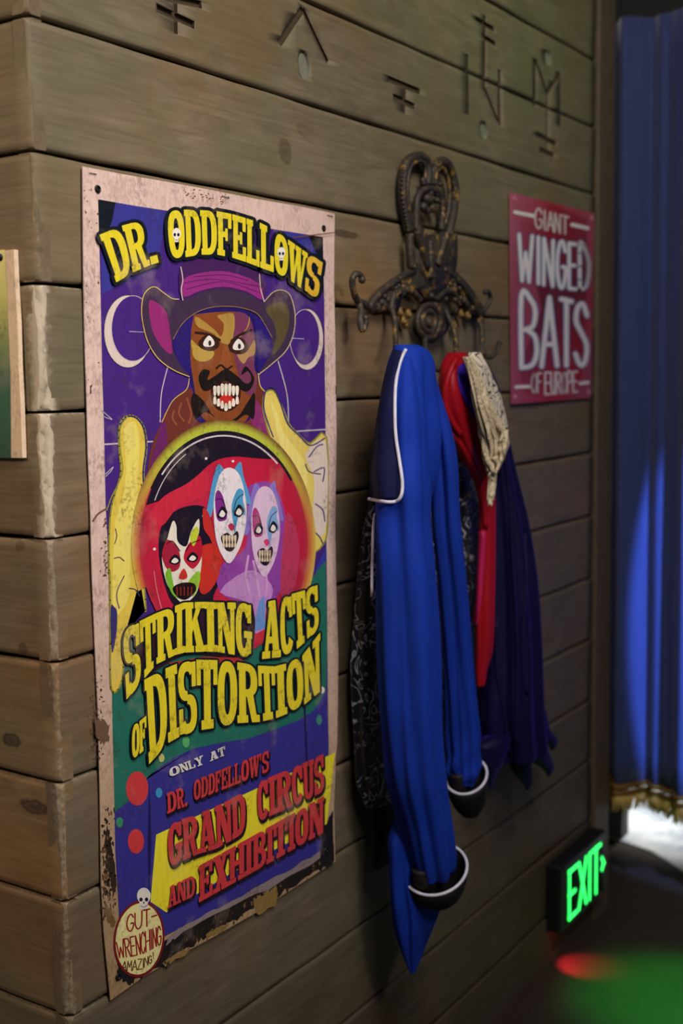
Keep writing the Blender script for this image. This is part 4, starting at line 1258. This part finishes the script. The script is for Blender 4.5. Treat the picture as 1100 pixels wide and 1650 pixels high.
for (x, y, r_) in ((545, 330, .014), (575, 385, .012), (520, 380, .012), (560, 300, .010), (520, 225, .009), (600, 300, .010), (570, 130, .008), (560, 190, .007), (600, 340, .009), (545, 400, .009), (620, 245, .007)):
    p = on_wall(*c5([(x, y)])[0], .02)
    crest.ball(p, r_, 10, 8, (1, .8, .8))
for t_ in range(16):
    q = crom(c5([(700, 240), (708, 300), (704, 380), (690, 460), (668, 560)]), 4)[t_]
    crest.ball(on_wall(q[0], q[1], .022), .0048, 8, 6)
for t_ in range(20):
    q = crom(c5([(405, 150), (394, 220), (396, 330), (414, 430), (430, 500), (430, 520)]), 4)[t_]
    crest.ball(on_wall(q[0], q[1], .022), .0040, 8, 6)
crest.build('crest', MAT['bronze'], rack, True)
body = MB()
plate(body, [(430, 480), (470, 530), (500, 560), (560, 540), (620, 540), (662, 540), (668, 640), (662, 745), (640, 800), (600, 860), (550, 890), (500, 850), (460, 790), (432, 740), (426, 620)], .006, .024)
for P, r_ in (([(480, 520), (505, 610), (545, 730)], .0085), ([(655, 540), (630, 630), (600, 720)], .0085), ([(560, 580), (560, 680), (560, 800)], .007), ([(440, 540), (440, 640), (452, 740)], .008)):
    body.tube(*rt(P, .032, r_), 10)
body.build('torso_plate', MAT['bronze'], rack, True)
for P in ([(470, 745), (400, 785), (310, 845), (235, 915), (200, 975), (222, 1002), (270, 992), (325, 1000), (345, 910), (400, 872), (455, 880), (505, 930), (560, 900), (560, 820)],
          [(640, 745), (700, 790), (760, 855), (815, 940), (850, 1010), (810, 1020), (760, 1010), (735, 960), (700, 890), (645, 878), (600, 920), (560, 900), (560, 820)]):
    w_ = MB()
    plate(w_, P, .008, .018, 3)
    w_.tube(*rt(P[0:5], .028, .007), 10)
    w_.tube(*rt(P[7:12], .026, .006), 10)
    for k in range(5):
        a, b = P[1 + k % 4], P[8 + k % 3]
        for s_ in (.25, .5, .75):
            w_.ball(on_wall(*c5([(a[0] * (1 - s_) + b[0] * s_, a[1] * (1 - s_) + b[1] * s_)])[0], .026), .006, 8, 6)
    w_.build('wing_plate', MAT['bronze'], rack, True)
med = MB()
plate(med, [(545, 940), (600, 970), (628, 1040), (615, 1120), (560, 1165), (500, 1130), (475, 1050), (492, 970)], .010, .02)
for rr in (1.0, .62):
    med.tube(*rt([(550 + 66 * rr * math.cos(t), 1055 + 96 * rr * math.sin(t)) for t in [2 * math.pi * k / 12 for k in range(13)]], .030, .006), 10)
med.ball(on_wall(*c5([(548, 1060)])[0], .03), .011)
med.ball(on_wall(*c5([(565, 1120)])[0], .03), .008)
med.build('medallion', MAT['bronze'], rack, True)
HOOKS = [
    ([(215, 985), (165, 950), (128, 930), (106, 870), (100, 810), (122, 775), (152, 785), (158, 812)], [.02, .03, .045, .055, .06, .064, .066, .066], [.008, .007, .0065, .006, .006, .006, .005, .007]),
    ([(130, 935), (152, 990), (148, 1050), (160, 1105), (180, 1070), (178, 1035)], [.04, .05, .056, .06, .064, .064], [.006, .006, .0065, .006, .005, .006]),
    ([(335, 985), (350, 1050), (355, 1120), (357, 1190), (359, 1212)], [.03, .04, .05, .06, .07], .0055),
    ([(530, 1150), (532, 1210), (548, 1270), (575, 1330), (610, 1340)], [.03, .04, .055, .075, .09], .0055),
    ([(650, 990), (680, 1060), (708, 1130), (712, 1220), (713, 1242)], [.03, .04, .05, .06, .07], .0055),
    ([(840, 1025), (862, 1090), (866, 1160), (868, 1220), (885, 1255), (915, 1268), (945, 1245), (962, 1205), (968, 1185)], [.02, .03, .035, .04, .045, .05, .055, .055, .055], .0052),
    ([(845, 1005), (880, 985), (905, 950), (915, 910), (905, 880), (888, 882)], [.02, .025, .03, .033, .035, .035], .005)]
for P, d, r_ in HOOKS:
    h = MB()
    h.tube(*rt(P, d, r_), 10)
    h.ball(on_wall(*c5([P[-1]])[0], d[-1]), .0065, 10, 8)
    h.build('hook', MAT['bronze'], rack, True)
for (x, y) in ((350, 905), (385, 890), (330, 960), (400, 1050), (430, 1010), (700, 1080), (740, 1010), (780, 1020), (850, 1035), (380, 1000), (410, 1070)):
    b = MB(); b.ball(on_wall(*c5([(x, y)])[0], .018), .0085, 9, 7, (1, .8, 1.2)); b.ball(on_wall(*c5([(x + 8, y + 8)])[0], .022), .0055, 9, 7)
    b.build('leaf_ornament', MAT['gilt'], rack, True)


# ------------------------------------------------------------------ CLOTH
def tube_cloth(rows, q, nring=72, nz=70, folds=(), crease=.0, power=2.0, seed=0, top=True, bottom=True, hem=0.0, drags=()):
    """a hanging fold of cloth: rows = (y, left, right, depth of its axis); q = depth / width ratio of the cross-section"""
    r = np.random.RandomState(seed)
    R = crom([(y, a, b, d) for y, a, b, d in rows], max(2, nz // max(1, len(rows) - 1)))
    V = []
    N = len(R)
    noise_ph = r.rand(8) * 6.28
    for i, (y, a, b, d) in enumerate(R):
        s = i / (N - 1)
        mid = (a + b) / 2
        C = on_wall(mid, y, d)
        vd = Vector((C.x - CAM[0], C.y - CAM[1], 0)).normalized()
        nx, ny = vd.y, -vd.x
        E_ = Vector(CAM + ray(b, y) * ((C - Vector(CAM)).dot(Vector(_F)) / 1.0))
        hw = abs((E_ - C).x * nx + (E_ - C).y * ny)
        aa = hw / math.sqrt(nx * nx + q * q * ny * ny)
        ring = []
        for k in range(nring):
            t = 2 * math.pi * k / nring
            ct, st = math.cos(t), math.sin(t)
            m_ = 1.0
            for (fk, amp, ph, drift) in folds:
                m_ -= amp * min(1, .25 + 1.5 * s) * (.5 + .5 * math.cos(fk * t + ph + drift * s + .5 * math.sin(2.5 * s + ph))) ** power
            m_ += crease * math.sin(3 * t + 9 * s + noise_ph[0]) * math.sin(14 * s + 2 * t + noise_ph[1]) + crease * .6 * math.sin(7 * t - 17 * s + noise_ph[2]) * math.sin(5 * s + noise_ph[3])
            for (s0, w0, am, sl_, fq) in drags:
                m_ += am * math.exp(-((s - s0) / w0) ** 2) * math.sin(fq * s + sl_ * t + 1.2 * math.sin(2 * t))
            e = 2 / 2.3
            ox = aa * math.copysign(abs(ct) ** e, ct) * m_
            oy = q * aa * math.copysign(abs(st) ** e, st) * m_
            z = C.z
            if hem and s > .8:
                z += hem * (s - .8) / .2 * (math.sin(2 * t + noise_ph[4]) + .6 * math.sin(5 * t + noise_ph[5]) + .4 * math.sin(9 * t + noise_ph[6]))
            ring.append((C.x + ox, min(C.y + oy, -.006 - .002 * (1 + math.sin(t * 5))), z))
        V += ring
    F = [(i * nring + k, i * nring + (k + 1) % nring, (i + 1) * nring + (k + 1) % nring, (i + 1) * nring + k) for i in range(N - 1) for k in range(nring)]
    F = [tuple(reversed(f)) for f in F]
    if top: F.append(tuple(range(nring)))
    if bottom: F.append(tuple(reversed(range((N - 1) * nring, N * nring))))
    return V, F


def cloth(name, mat, parent, *args, **kw):
    V, F = tube_cloth(*args, **kw)
    b = MB(); b.add(V, F)
    o = b.build(name, mat, parent, True)
    o['_'] = 0
    del o['_']
    return o, BVHTree.FromPolygons([Vector(v) for v in V], F)


def onto(bvhs, x, y, lift=.004, fallback=.1):
    """where the sight line through (x, y) meets the cloth, lifted off its surface"""
    d = Vector(ray(x, y)).normalized()
    best = None
    for b in bvhs:
        h = b.ray_cast(Vector(CAM), d)
        if h[0] is not None and (best is None or h[3] < best[1]):
            best = (h[0], h[3])
    if best is None:
        cand = []
        for k in range(60):
            p = Vector(CAM) + d * (1.9 + k * .015)
            for b in bvhs:
                nr = b.find_nearest(p)
                cand.append((nr[3], p, nr[0]))
        cand.sort(key=lambda t: t[0])
        return cand[0][1] - d * lift * .3
    return best[0] - d * lift


def lay(name, mat, parent, bvhs, left, right, n=26, m_=14, lift=.006, th=.004, wave=0.0):
    """a flap of cloth lying on other cloth between two picture edges"""
    Lp, Rp = crom(left, 8), crom(right, 8)
    V = []
    for i in range(n + 1):
        s = i / n
        a = Lp[min(len(Lp) - 1, int(round(s * (len(Lp) - 1))))]; b = Rp[min(len(Rp) - 1, int(round(s * (len(Rp) - 1))))]
        for j in range(m_ + 1):
            t = j / m_
            p = onto(bvhs, a[0] * (1 - t) + b[0] * t, a[1] * (1 - t) + b[1] * t, lift * (.4 + .6 * math.sin(math.pi * min(1, max(0, t)) * .9 + .2)))
            if wave: p = p + Vector((-.6, -.8, 0)) * wave * math.sin(9 * s + 4 * t) * math.sin(5 * t + 2)
            V.append(p)
    W = m_ + 1
    F = [(i * W + j, i * W + j + 1, (i + 1) * W + j + 1, (i + 1) * W + j) for i in range(n) for j in range(m_)]
    b = MB(); b.add(V, F)
    o = b.build(name, mat, parent, True)
    sm = o.modifiers.new('smooth', 'SMOOTH'); sm.factor = .6; sm.iterations = 4
    so = o.modifiers.new('thick', 'SOLIDIFY'); so.thickness = th; so.offset = 0
    return o, BVHTree.FromPolygons(V, F)


def piping(name, mat, parent, bvhs, pts, r=.0026, lift=.006):
    q = crom(pts, 5)
    P = [onto(bvhs, a[0], a[1], lift) for a in q]
    for _ in range(3):
        P = [P[0]] + [(P[i - 1] + P[i] * 2 + P[i + 1]) / 4 for i in range(1, len(P) - 1)] + [P[-1]]
    b = MB(); b.tube(P, r, 8)
    return b.build(name, mat, parent, True)


MAT['royal'] = velvet('royal_blue_velvet', (10, 46, 146), .10, .8, None, .35)
MAT['royal_dark'] = velvet('deep_blue_velvet', (6, 13, 56), .06, .8, None, .25)
MAT['indigo'] = velvet('dark_purple_velvet', (15, 8, 54), .3, .6, lin((70, 40, 180)), .4)
MAT['violet'] = velvet('violet_satin', (52, 28, 150), .3, .4)
MAT['red'] = velvet('red_satin', (146, 14, 28), .2, .42, None, .3)
MAT['rose'] = velvet('rose_satin', (170, 30, 80), .25, .38, None, .3)
MAT['black'] = velvet('black_velvet', (18, 16, 20), .2, .7, lin((90, 90, 100)))
MAT['lining'] = velvet('dark_lining', (34, 28, 30), .2, .6, lin((90, 80, 80)))
MAT['pipe'] = simple('white_piping', (196, 196, 214), .5)
MAT['brocade'] = brocade('black_silver_brocade')
MAT['pearl'] = simple('pearl_button', (190, 176, 186), .25, .3)
m = NT('cream_lace')
v = m.coord('Object')
n1 = m.noise(v, 90, 3, .6, 1.5); n2 = m.noise(v, 30, 2, .5, 2.0)
d = m.math('ABSOLUTE', m.math('SUBTRACT', m.math('FRACT', m.math('MULTIPLY', n2, 5.0)), .5))
fl = m.ramp(d, [(.05, 1.0), (.12, 0.0)])
m.set(Base_Color=m.mix(m.ramp(n1, [(.35, 0.0), (.6, 1.0)]), lin((150, 134, 106)), lin((214, 200, 168))), Roughness=.8)
m.bump(n1, .8, .006)
MAT['lace'] = m.mat
m2 = NT('lace_scroll')
v = m2.coord('Object')
n2 = m2.noise(v, 24, 1, .5, 2.4)
d = m2.math('ABSOLUTE', m2.math('SUBTRACT', m2.math('FRACT', m2.math('MULTIPLY', n2, 5.0)), .5))
m2.set(Base_Color=m2.mix(m2.ramp(d, [(.08, 1.0), (.16, 0.0)]), lin((206, 196, 176)), lin((26, 26, 52))), Roughness=.8)
MAT['lace_scroll'] = m2.mat

def garment(name, x, y, d, label, cat):
    p = on_wall(x, y, d)
    return empty(name, p, label, cat)

# --- black brocade waistcoat, behind the blue coat
vest = garment('brocade_waistcoat', 660, 1385, .06, 'black brocade waistcoat with silver scrolls hanging behind the blue coat', 'waistcoat')
o, bv_v = cloth('brocade_front', MAT['brocade'], vest, [(640, 655, 725, .036), (740, 615, 756, .036), (840, 592, 772, .036), (950, 580, 778, .036), (1050, 575, 772, .036), (1150, 577, 766, .036), (1215, 582, 762, .036), (1258, 594, 752, .036)], .13, folds=((7, .06, 1, 1.5), (12, .04, 2, -2)), crease=.012, seed=1)
cloth('lining', MAT['lining'], vest, [(1200, 592, 700, .036), (1260, 594, 690, .036), (1330, 594, 670, .036), (1388, 592, 648, .036)], .2, folds=((8, .12, 0, 1), (13, .06, 1, 0)), seed=2)
o, bv_v2 = cloth('brocade_edge', MAT['brocade'], vest, [(690, 728, 742, .074), (720, 731, 758, .074), (760, 735, 772, .074), (830, 742, 779, .074), (900, 746, 778, .074), (960, 752, 774, .074), (1010, 758, 770, .074)], .2, 48, 40, folds=((5, .1, 1, 1.5),), seed=21)
for x, y in ((757, 797), (760, 900)):
    p = onto([bv_v2], x, y, .002)
    b = MB(); b.ball(p, .0085, 14, 10, (1, .7, 1)); b.build('button', MAT['pearl'], vest, True)

# --- dark purple velvet coat
pur = garment('purple_velvet_coat', 820, 1270, .09, 'dark purple velvet coat with pointed ragged hem, rightmost on the rack', 'coat')
o, bv_p = cloth('coat_body', MAT['indigo'], pur, [(572, 748, 776, .085), (620, 752, 802, .09), (680, 765, 815, .09), (760, 778, 832, .09), (850, 778, 853, .09), (950, 776, 866, .09), (1050, 774, 872, .09), (1120, 770, 874, .09), (1170, 770, 876, .09), (1215, 774, 880, .09)], .8, folds=((5, .16, .5, 1.0), (9, .08, 2, -1.5)), crease=.02, seed=3, hem=.0)
for (x0, y0, x1, y1, xt, yt, dd) in ((768, 1190, 826, 1200, 790, 1268, .10), (812, 1195, 858, 1200, 850, 1272, .085), (836, 1180, 880, 1190, 884, 1250, .09), (850, 1150, 880, 1170, 890, 1208, .085)):
    cloth('ragged_point', MAT['indigo'], pur, [(y0, x0, x1, dd), ((y0 + yt) / 2, x0 * .6 + xt * .4 - 4, x1 * .6 + xt * .4 + 2, dd), (yt - 12, xt - 8, xt + 8, dd), (yt, xt - 3, xt + 3, dd)], .4, 28, 16, folds=((4, .15, xt, 1),), seed=int(xt))
for P, r_ in (([(812, 720), (822, 820), (826, 900), (832, 1000), (834, 1100), (830, 1200)], .006), ([(800, 1000), (800, 1080), (812, 1150), (822, 1215)], .006), ([(845, 860), (848, 950), (840, 1040), (848, 1120)], .005)):
    piping('fold_ridge', MAT['indigo'], pur, [bv_p], P, r_, -.001)

# --- red satin coat
red = garment('red_satin_coat', 775, 1100, .13, 'red satin coat with violet lapel hanging right of the blue coat', 'coat')
o, bv_r = cloth('coat_front', MAT['red'], red, [(568, 722, 752, .115), (585, 711, 756, .12), (620, 707, 762, .125), (660, 710, 772, .125), (700, 722, 782, .125), (730, 736, 786, .125), (765, 758, 792, .125), (800, 768, 798, .125), (850, 770, 799, .125), (950, 764, 799, .12), (1040, 764, 796, .12), (1080, 766, 786, .12), (1105, 768, 782, .12)], .6, folds=((4, .20, .6, 3.0), (7, .12, 2, -3)), crease=.03, seed=5)
lay('lapel', MAT['violet'], red, [bv_r], [(738, 590), (736, 612), (744, 640), (756, 662), (764, 674)], [(752, 578), (758, 600), (764, 630), (768, 655), (768, 676)], 16, 8, .006, .003)
lay('facing', MAT['rose'], red, [bv_r], [(770, 850), (768, 930), (764, 980), (760, 1000)], [(784, 850), (778, 940), (772, 990), (768, 1010)], 14, 6, .005, .003)
piping('seam_fold', MAT['red'], red, [bv_r], [(736, 576), (722, 606), (716, 640), (724, 672), (742, 700)], .006, .003)
piping('seam_fold', MAT['red'], red, [bv_r], [(724, 690), (748, 726), (764, 760), (778, 800), (782, 850)], .006, .002)

# --- cream lace jabot
jab = garment('lace_jabot', 790, 812, .185, 'cream lace jabot with dark scrollwork draped over the purple coat', 'jabot')
o, bv_j = cloth('scroll_lace', MAT['lace_scroll'], jab, [(568, 752, 774, .165), (590, 756, 786, .17), (620, 764, 800, .17), (650, 772, 810, .17), (690, 782, 818, .17)], .4, 60, 40, folds=((9, .14, 0, 2), (14, .08, 1, 1)), crease=.03, seed=8)
o, bv_j2 = cloth('ruffle', MAT['lace'], jab, [(575, 746, 762, .175), (610, 755, 776, .18), (650, 762, 792, .185), (690, 770, 812, .185), (712, 774, 820, .185), (735, 778, 814, .185), (758, 784, 800, .185)], .5, 80, 60, folds=((11, .22, 0, 3), (17, .14, 1, -2)), crease=.06, seed=9, hem=.008)
cloth('lace_tail', MAT['lace'], jab, [(740, 783, 800, .185), (765, 786, 800, .185), (790, 785, 798, .185), (810, 784, 795, .185)], .7, 40, 24, folds=((6, .2, 0, 2),), seed=10, hem=.006)
for k, (x, y) in enumerate([(796, 742), (802, 728), (808, 715), (811, 700), (790, 752), (785, 745), (803, 690), (776, 708)]):
    p = onto([bv_j2], x, y, .0)
    b = MB(); P = [p + Vector((.0, -.004, 0)) + Vector((.004 * math.sin(t * 2 + k), -.003 * math.sin(t * 1.3), -.010 * t)) for t in np.linspace(-.8, 2.6, 10)]
    b.tube(P, [.0065 * (1 - .08 * i) for i in range(10)], 8); b.build('ruffle_edge', MAT['lace'], jab, True)

# --- blue velvet tailcoat
blue = garment('blue_velvet_tailcoat', 680, 1565, .14, 'royal blue velvet tailcoat with white piped collar and black cuffs', 'coat')
o, bv_b = cloth('shoulder', MAT['royal'], blue, [(556, 636, 672, .14), (566, 630, 690, .14), (590, 620, 700, .14), (630, 613, 704, .14), (680, 610, 712, .138), (730, 612, 712, .135), (770, 618, 706, .13), (810, 640, 694, .125)], .62, folds=((5, .22, .2, .8), (9, .10, 2.2, -.6)), crease=.02, power=1.6, seed=11)
sl = []
def sleeve(rows, q, seed, folds, drags=()):
    o, bv = cloth('sleeve', MAT['royal'], blue, rows, q, folds=folds, crease=.022, seed=seed, drags=drags)
    return o, bv
s1, bv_s1 = sleeve([(575, 640, 664, .15), (610, 624, 676, .155), (660, 610, 686, .16), (720, 603, 692, .16), (770, 599, 696, .165), (830, 599, 700, .165), (900, 601, 706, .17), (980, 603, 712, .17), (1080, 606, 717, .17), (1180, 613, 719, .17), (1250, 622, 722, .17), (1320, 640, 730, .17), (1390, 656, 738, .17), (1410, 664, 736, .17)], .8, 12, drags=((.36, .07, .035, 1.0, 46), (.8, .12, .02, -1.5, 40)), folds=((3, .22, 2.6, 1.6), (5, .22, 1.0, -1.2), (9, .06, .4, 2.0)))
s2, bv_s2 = sleeve([(572, 664, 688, .145), (600, 668, 700, .15), (640, 676, 713, .15), (700, 686, 733, .155), (760, 690, 742, .155), (850, 694, 748, .15), (950, 704, 758, .145), (1050, 712, 766, .14), (1120, 716, 772, .14), (1190, 718, 779, .14), (1240, 720, 778, .14), (1262, 728, 770, .14)], .9, 13, drags=((.9, .07, .10, 2.0, 60), (.35, .1, .03, 1.5, 40)), folds=((3, .26, 2.9, .8), (5, .20, 1.4, -1.4), (9, .06, 0, 2)))
collar, bv_c = lay('collar', MAT['royal_dark'], blue, [bv_b, bv_s1, bv_s2], [(636, 562), (622, 600), (612, 650), (604, 700), (598, 750), (593, 804)], [(650, 566), (640, 600), (636, 650), (638, 700), (644, 750), (648, 806)], 30, 16, .012, .005)
piping('piping', MAT['pipe'], collar, [bv_c], [(654, 562), (644, 584), (637, 620), (636, 660), (637, 700), (643, 740), (648, 775), (647, 796), (640, 807), (625, 809), (606, 806), (594, 804)], .0030, .006)
piping('piping', MAT['pipe'], s1, [bv_s1], [(604, 828), (601, 850), (600, 890), (599, 930), (599, 960)], .0026, .003)
def cuff(parent, rows, q, rim, bvl, seed):
    V, F = tube_cloth(rows, q, 56, 20, top=False, bottom=True, seed=seed)
    b = MB(); b.add(V, F)
    o = b.build('cuff', MAT['black'], parent, True)
    so = o.modifiers.new('thick', 'SOLIDIFY'); so.thickness = .003; so.offset = 0
    P = [Vector(v) + Vector((0, 0, .001)) for v in V[:56]]
    P.append(P[0])
    pb = MB(); pb.tube(P, .0030, 8, False)
    pb.build('piping', MAT['pipe'], parent, True)
    return o
def tilt_cuff(parent, cx, cy, d, half, qd, h, tipx, tipy, tilt, seed):
    """turned-back cuff: an open cone whose rim dips toward the front; closed at the tip below"""
    C = on_wall(cx, cy, d)
    T = on_wall(tipx, tipy, d)
    vd = Vector((C.x - CAM[0], C.y - CAM[1], 0)).normalized()
    side = Vector((vd.y, -vd.x, 0))
    dist = (C - Vector(CAM)).dot(Vector(_F))
    a = half / FPX * dist
    n_ = 56
    V = []
    rings = [(0, 1.0), (.25, .97), (.5, .88), (.75, .70), (.92, .48), (1.0, .34)]
    for s, k in rings:
        base = C * (1 - s) + T * s
        for i in range(n_):
            t = 2 * math.pi * i / n_
            p = base + side * (a * k * math.cos(t)) + vd * (a * qd * k * math.sin(t))
            p.z += (tilt * math.sin(t) + .25 * tilt * math.cos(t)) * (1 - s)
            V.append(tuple(p))
    F = [(i * n_ + k, i * n_ + (k + 1) % n_, (i + 1) * n_ + (k + 1) % n_, (i + 1) * n_ + k) for i in range(len(rings) - 1) for k in range(n_)]
    F.append(tuple(range((len(rings) - 1) * n_, len(rings) * n_)))
    b = MB(); b.add(V, F)
    o = b.build('cuff', MAT['black'], parent, True)
    so = o.modifiers.new('thick', 'SOLIDIFY'); so.thickness = .003; so.offset = 0
    P = [Vector(v) for v in V[:n_]] + [Vector(V[0])]
    pb = MB(); pb.tube(P, .0030, 8, False)
    pb.build('cuff_piping', MAT['pipe'], parent, True)
    # dark lining tucked inside the cuff
    lb = MB()
    L_ = [Vector(V[i]) * .999 + Vector((0, 0, -.006)) for i in range(n_)]
    return o
tilt_cuff(s1, 701, 1400, .17, 51, .8, .05, 704, 1460, .030, 1)
tilt_cuff(s2, 751, 1250, .14, 33, .8, .05, 757, 1314, .026, 2)
cloth('cuff_lining', MAT['lining'], s1, [(1385, 665, 736, .165), (1410, 670, 734, .165), (1432, 690, 722, .165)], .35, 48, 12, seed=4)
cloth('cuff_lining', MAT['lining'], s2, [(1240, 727, 775, .137), (1262, 733, 774, .137), (1284, 746, 766, .137)], .35, 48, 12, seed=5)
cloth('coat_tail', MAT['royal'], blue, [(1320, 632, 690, .12), (1345, 626, 690, .12), (1390, 628, 694, .12), (1430, 629, 706, .12), (1462, 632, 710, .12), (1490, 637, 704, .12), (1520, 645, 690, .12), (1548, 654, 678, .12), (1566, 660, 670, .12)], .45, folds=((5, .12, .5, 1), (8, .08, 2, 1)), crease=.02, seed=14)

# ------------------------------------------------------------------ CURTAIN
m = NT('blue_curtain_cloth')
v = m.coord('Object', (1, 1, .08))
n1 = m.noise(v, 120, 4, .6); n2 = m.noise(m.coord('Object'), 12, 4, .6)
m.set(Base_Color=m.mix(n1, lin((36, 48, 96)), lin((48, 64, 124))), Roughness=.8, Sheen_Weight=.2)
m.bump(n1, .4, .003)
MAT['curtain'] = m.mat
cx = 12.2
bot = (FZ - 11.6) * U
cur = empty('curtain', (cx * U, -1.5 * U, bot), 'heavy blue curtain with gold fringe hanging in the doorway', 'curtain')
NY, NZ = 300, 24
V = []
y0c, y1c = .06 * U, -5.2 * U
def pleat(y, s):
    a = y / U
    ph = .5 * math.sin(a * 1.3) + .25 * math.sin(a * 3.1 + 1)
    return (.16 * U * math.sin(a * 5.2 + 2 * ph + .2 * s) + .06 * U * math.sin(a * 12.3 + 1.5 + s * .4) + .03 * U * math.sin(a * 23 + 3)) * (.75 + .35 * s)
for i in range(NZ + 1):
    s = i / NZ
    z = (FZ + .75) * U * (1 - s) + bot * s
    for j in range(NY + 1):
        y = y0c + (y1c - y0c) * j / NY
        V.append((cx * U + pleat(y, s) + .06 * U, y, z))
W = NY + 1
F = [(i * W + j, i * W + j + 1, (i + 1) * W + j + 1, (i + 1) * W + j) for i in range(NZ) for j in range(NY)]
b = MB(); b.add(V, F)
o = b.build('curtain_cloth', MAT['curtain'], cur, True)
so = o.modifiers.new('thick', 'SOLIDIFY'); so.thickness = .004; so.offset = 0
MAT['gold'] = simple('gold_fringe', (206, 172, 96), .6, 0, .4, 120)
MAT['gold_band'] = simple('gold_braid', (120, 88, 30), .5, .2, .4, 120)
b = MB()
for dz in (-.012, .006):
    P = [(cx * U + pleat(y, 1) + .06 * U - .006, y, bot + dz) for y in np.linspace(y0c, y1c, 200)]
    b.tube(P, .008, 8)
b.build('braid_band', MAT['gold_band'], cur, True)
b = MB()
for y in np.linspace(y0c, y1c, 420):
    p = Vector((cx * U + pleat(y, 1) + .06 * U - .004, y, bot - .012))
    L = random.uniform(.045, .06)
    b.tube([p, p + Vector((random.uniform(-.004, .004), random.uniform(-.003, .003), -L * .5)), p + Vector((random.uniform(-.008, .008), random.uniform(-.006, .006), -L))], [.0026, .0030, .0018], 5)
tag(b.build('fringe', MAT['gold'], cur, True), None, None, None, 'stuff')

# ------------------------------------------------------------------ EXIT SIGN
MAT['housing'] = simple('black_sign_housing', (20, 20, 20), .45, 0, .2, 80)
MAT['panel'] = simple('dark_glass_panel', (26, 34, 30), .25, 0, .1, 40, 0)
MAT['rim'] = simple('brushed_rim', (92, 100, 96), .4, .6)
m = NT('green_lit_letters')
m.set(Base_Color=(.02, .6, .15))
m.b.inputs['Emission Color'].default_value = (.035, 1.0, .14, 1)
m.b.inputs['Emission Strength'].default_value = 2.2
MAT['exit_green'] = m.mat
m = NT('red_indicator')
m.set(Base_Color=(.8, .02, .04))
m.b.inputs['Emission Color'].default_value = (1, .03, .06, 1)
m.b.inputs['Emission Strength'].default_value = 3
MAT['led'] = m.mat
xb = on_wall(877, 1450).x
d_ = ray(903, 1450); t_ = (xb - CAM[0]) / d_[0]
depth = -(CAM[1] + d_[1] * t_)
TL, TR_, BL, BR_ = on_wall(903, 1392, depth), on_wall(974, 1342, depth), on_wall(903, 1510, depth), on_wall(974, 1432, depth)
x0, x1 = TL.x, (TR_.x + BR_.x) / 2
zt, zb = (TL.z + TR_.z) / 2, (BL.z + BR_.z) / 2
ex = empty('exit_sign', ((x0 + x1) / 2, -depth / 2, zb), 'low black exit sign box with glowing green letters near the floor', 'exit sign')
b = MB(); b.box((x0, -depth, zb), (x1, -.004, zt))
o = b.build('housing', MAT['housing'], ex)
bv = o.modifiers.new('bevel', 'BEVEL'); bv.width = .006; bv.segments = 3
w_, h_ = x1 - x0, zt - zb
b = MB(); b.box((x0 + .012, -depth - .003, zb + .012), (x1 - .012, -depth, zt - .012))
b.build('face_panel', MAT['panel'], ex)
b = MB()
for a, c in (((x0 + .008, zt - .014), (x1 - .004, zt - .006)), ((x0 + .008, zb + .006), (x1 - .004, zb + .012)), ((x0 + .006, zb + .006), (x0 + .016, zt - .006)), ((x1 - .02, zb + .006), (x1 - .006, zt - .006))):
    b.box((a[0], -depth - .004, a[1]), (c[0], -depth, c[1]))
b.build('face_rim', MAT['rim'], ex)
def ebar(b, x_0, y_0, x_1, y_1, wd):
    A_ = Vector((x0 + w_ * x_0, -depth - .005, zb + h_ * y_0)); B_ = Vector((x0 + w_ * x_1, -depth - .005, zb + h_ * y_1))
    d = (B_ - A_).normalized(); nn = Vector((-d.z, 0, d.x)) * wd / 2
    vs = [A_ + nn - d * wd / 2, A_ - nn - d * wd / 2, B_ - nn + d * wd / 2, B_ + nn + d * wd / 2]
    b.add([(p.x, -depth - .005, p.z) for p in vs] + [(p.x, -depth - .001, p.z) for p in vs], [(0, 1, 2, 3), (7, 6, 5, 4), (0, 4, 5, 1), (1, 5, 6, 2), (2, 6, 7, 3), (3, 7, 4, 0)])
for segs in ([(.16, .14, .16, .84), (.16, .84, .32, .84), (.16, .49, .28, .49), (.16, .14, .32, .14)], [(.37, .84, .53, .14), (.53, .84, .37, .14)], [(.61, .84, .61, .14)], [(.66, .84, .86, .84), (.76, .84, .76, .14)], [(.90, .60, .94, .50), (.94, .50, .90, .42)]):
    b = MB()
    for s_ in segs: ebar(b, *s_, .009 if segs[0][0] < .88 else .009)
    b.build('letter' if segs[0][0] < .88 else 'chevron', MAT['exit_green'], ex)
b = MB(); b.box((x0 + .03, -depth * .75, zb - .008), (x0 + .055, -depth * .45, zb + .002))
b.build('indicator_lamp', MAT['led'], ex)
add_light('red_indicator_beam', 'SPOT', (x0 + .045, -depth * .6, zb - .012), (x0 + .06, -depth - .03, 0), 2.2, (1.0, .02, .05), spot_size=math.radians(80), spot_blend=.6, shadow_soft_size=.01)

# parts that look different from the rest of their thing
PART_LABELS = {'cuff': 'black turned-back cuff', 'cuff_piping': 'white cord edging the black cuff', 'piping': 'white cord piping', 'collar': 'dark navy collar flap',
               'facing': 'rose pink satin facing', 'lapel': 'violet satin lapel', 'fringe': 'gold fringe', 'braid_band': 'gold braid', 'scroll_lace': 'cream lace with dark scrolls',
               'indicator_lamp': 'small red indicator lamp', 'face_rim': 'brushed grey rim'}
for o in list(scene.objects):
    key = o.name.split('.')[0]
    if o.parent is not None and key in PART_LABELS:
        o['label'] = PART_LABELS[key]
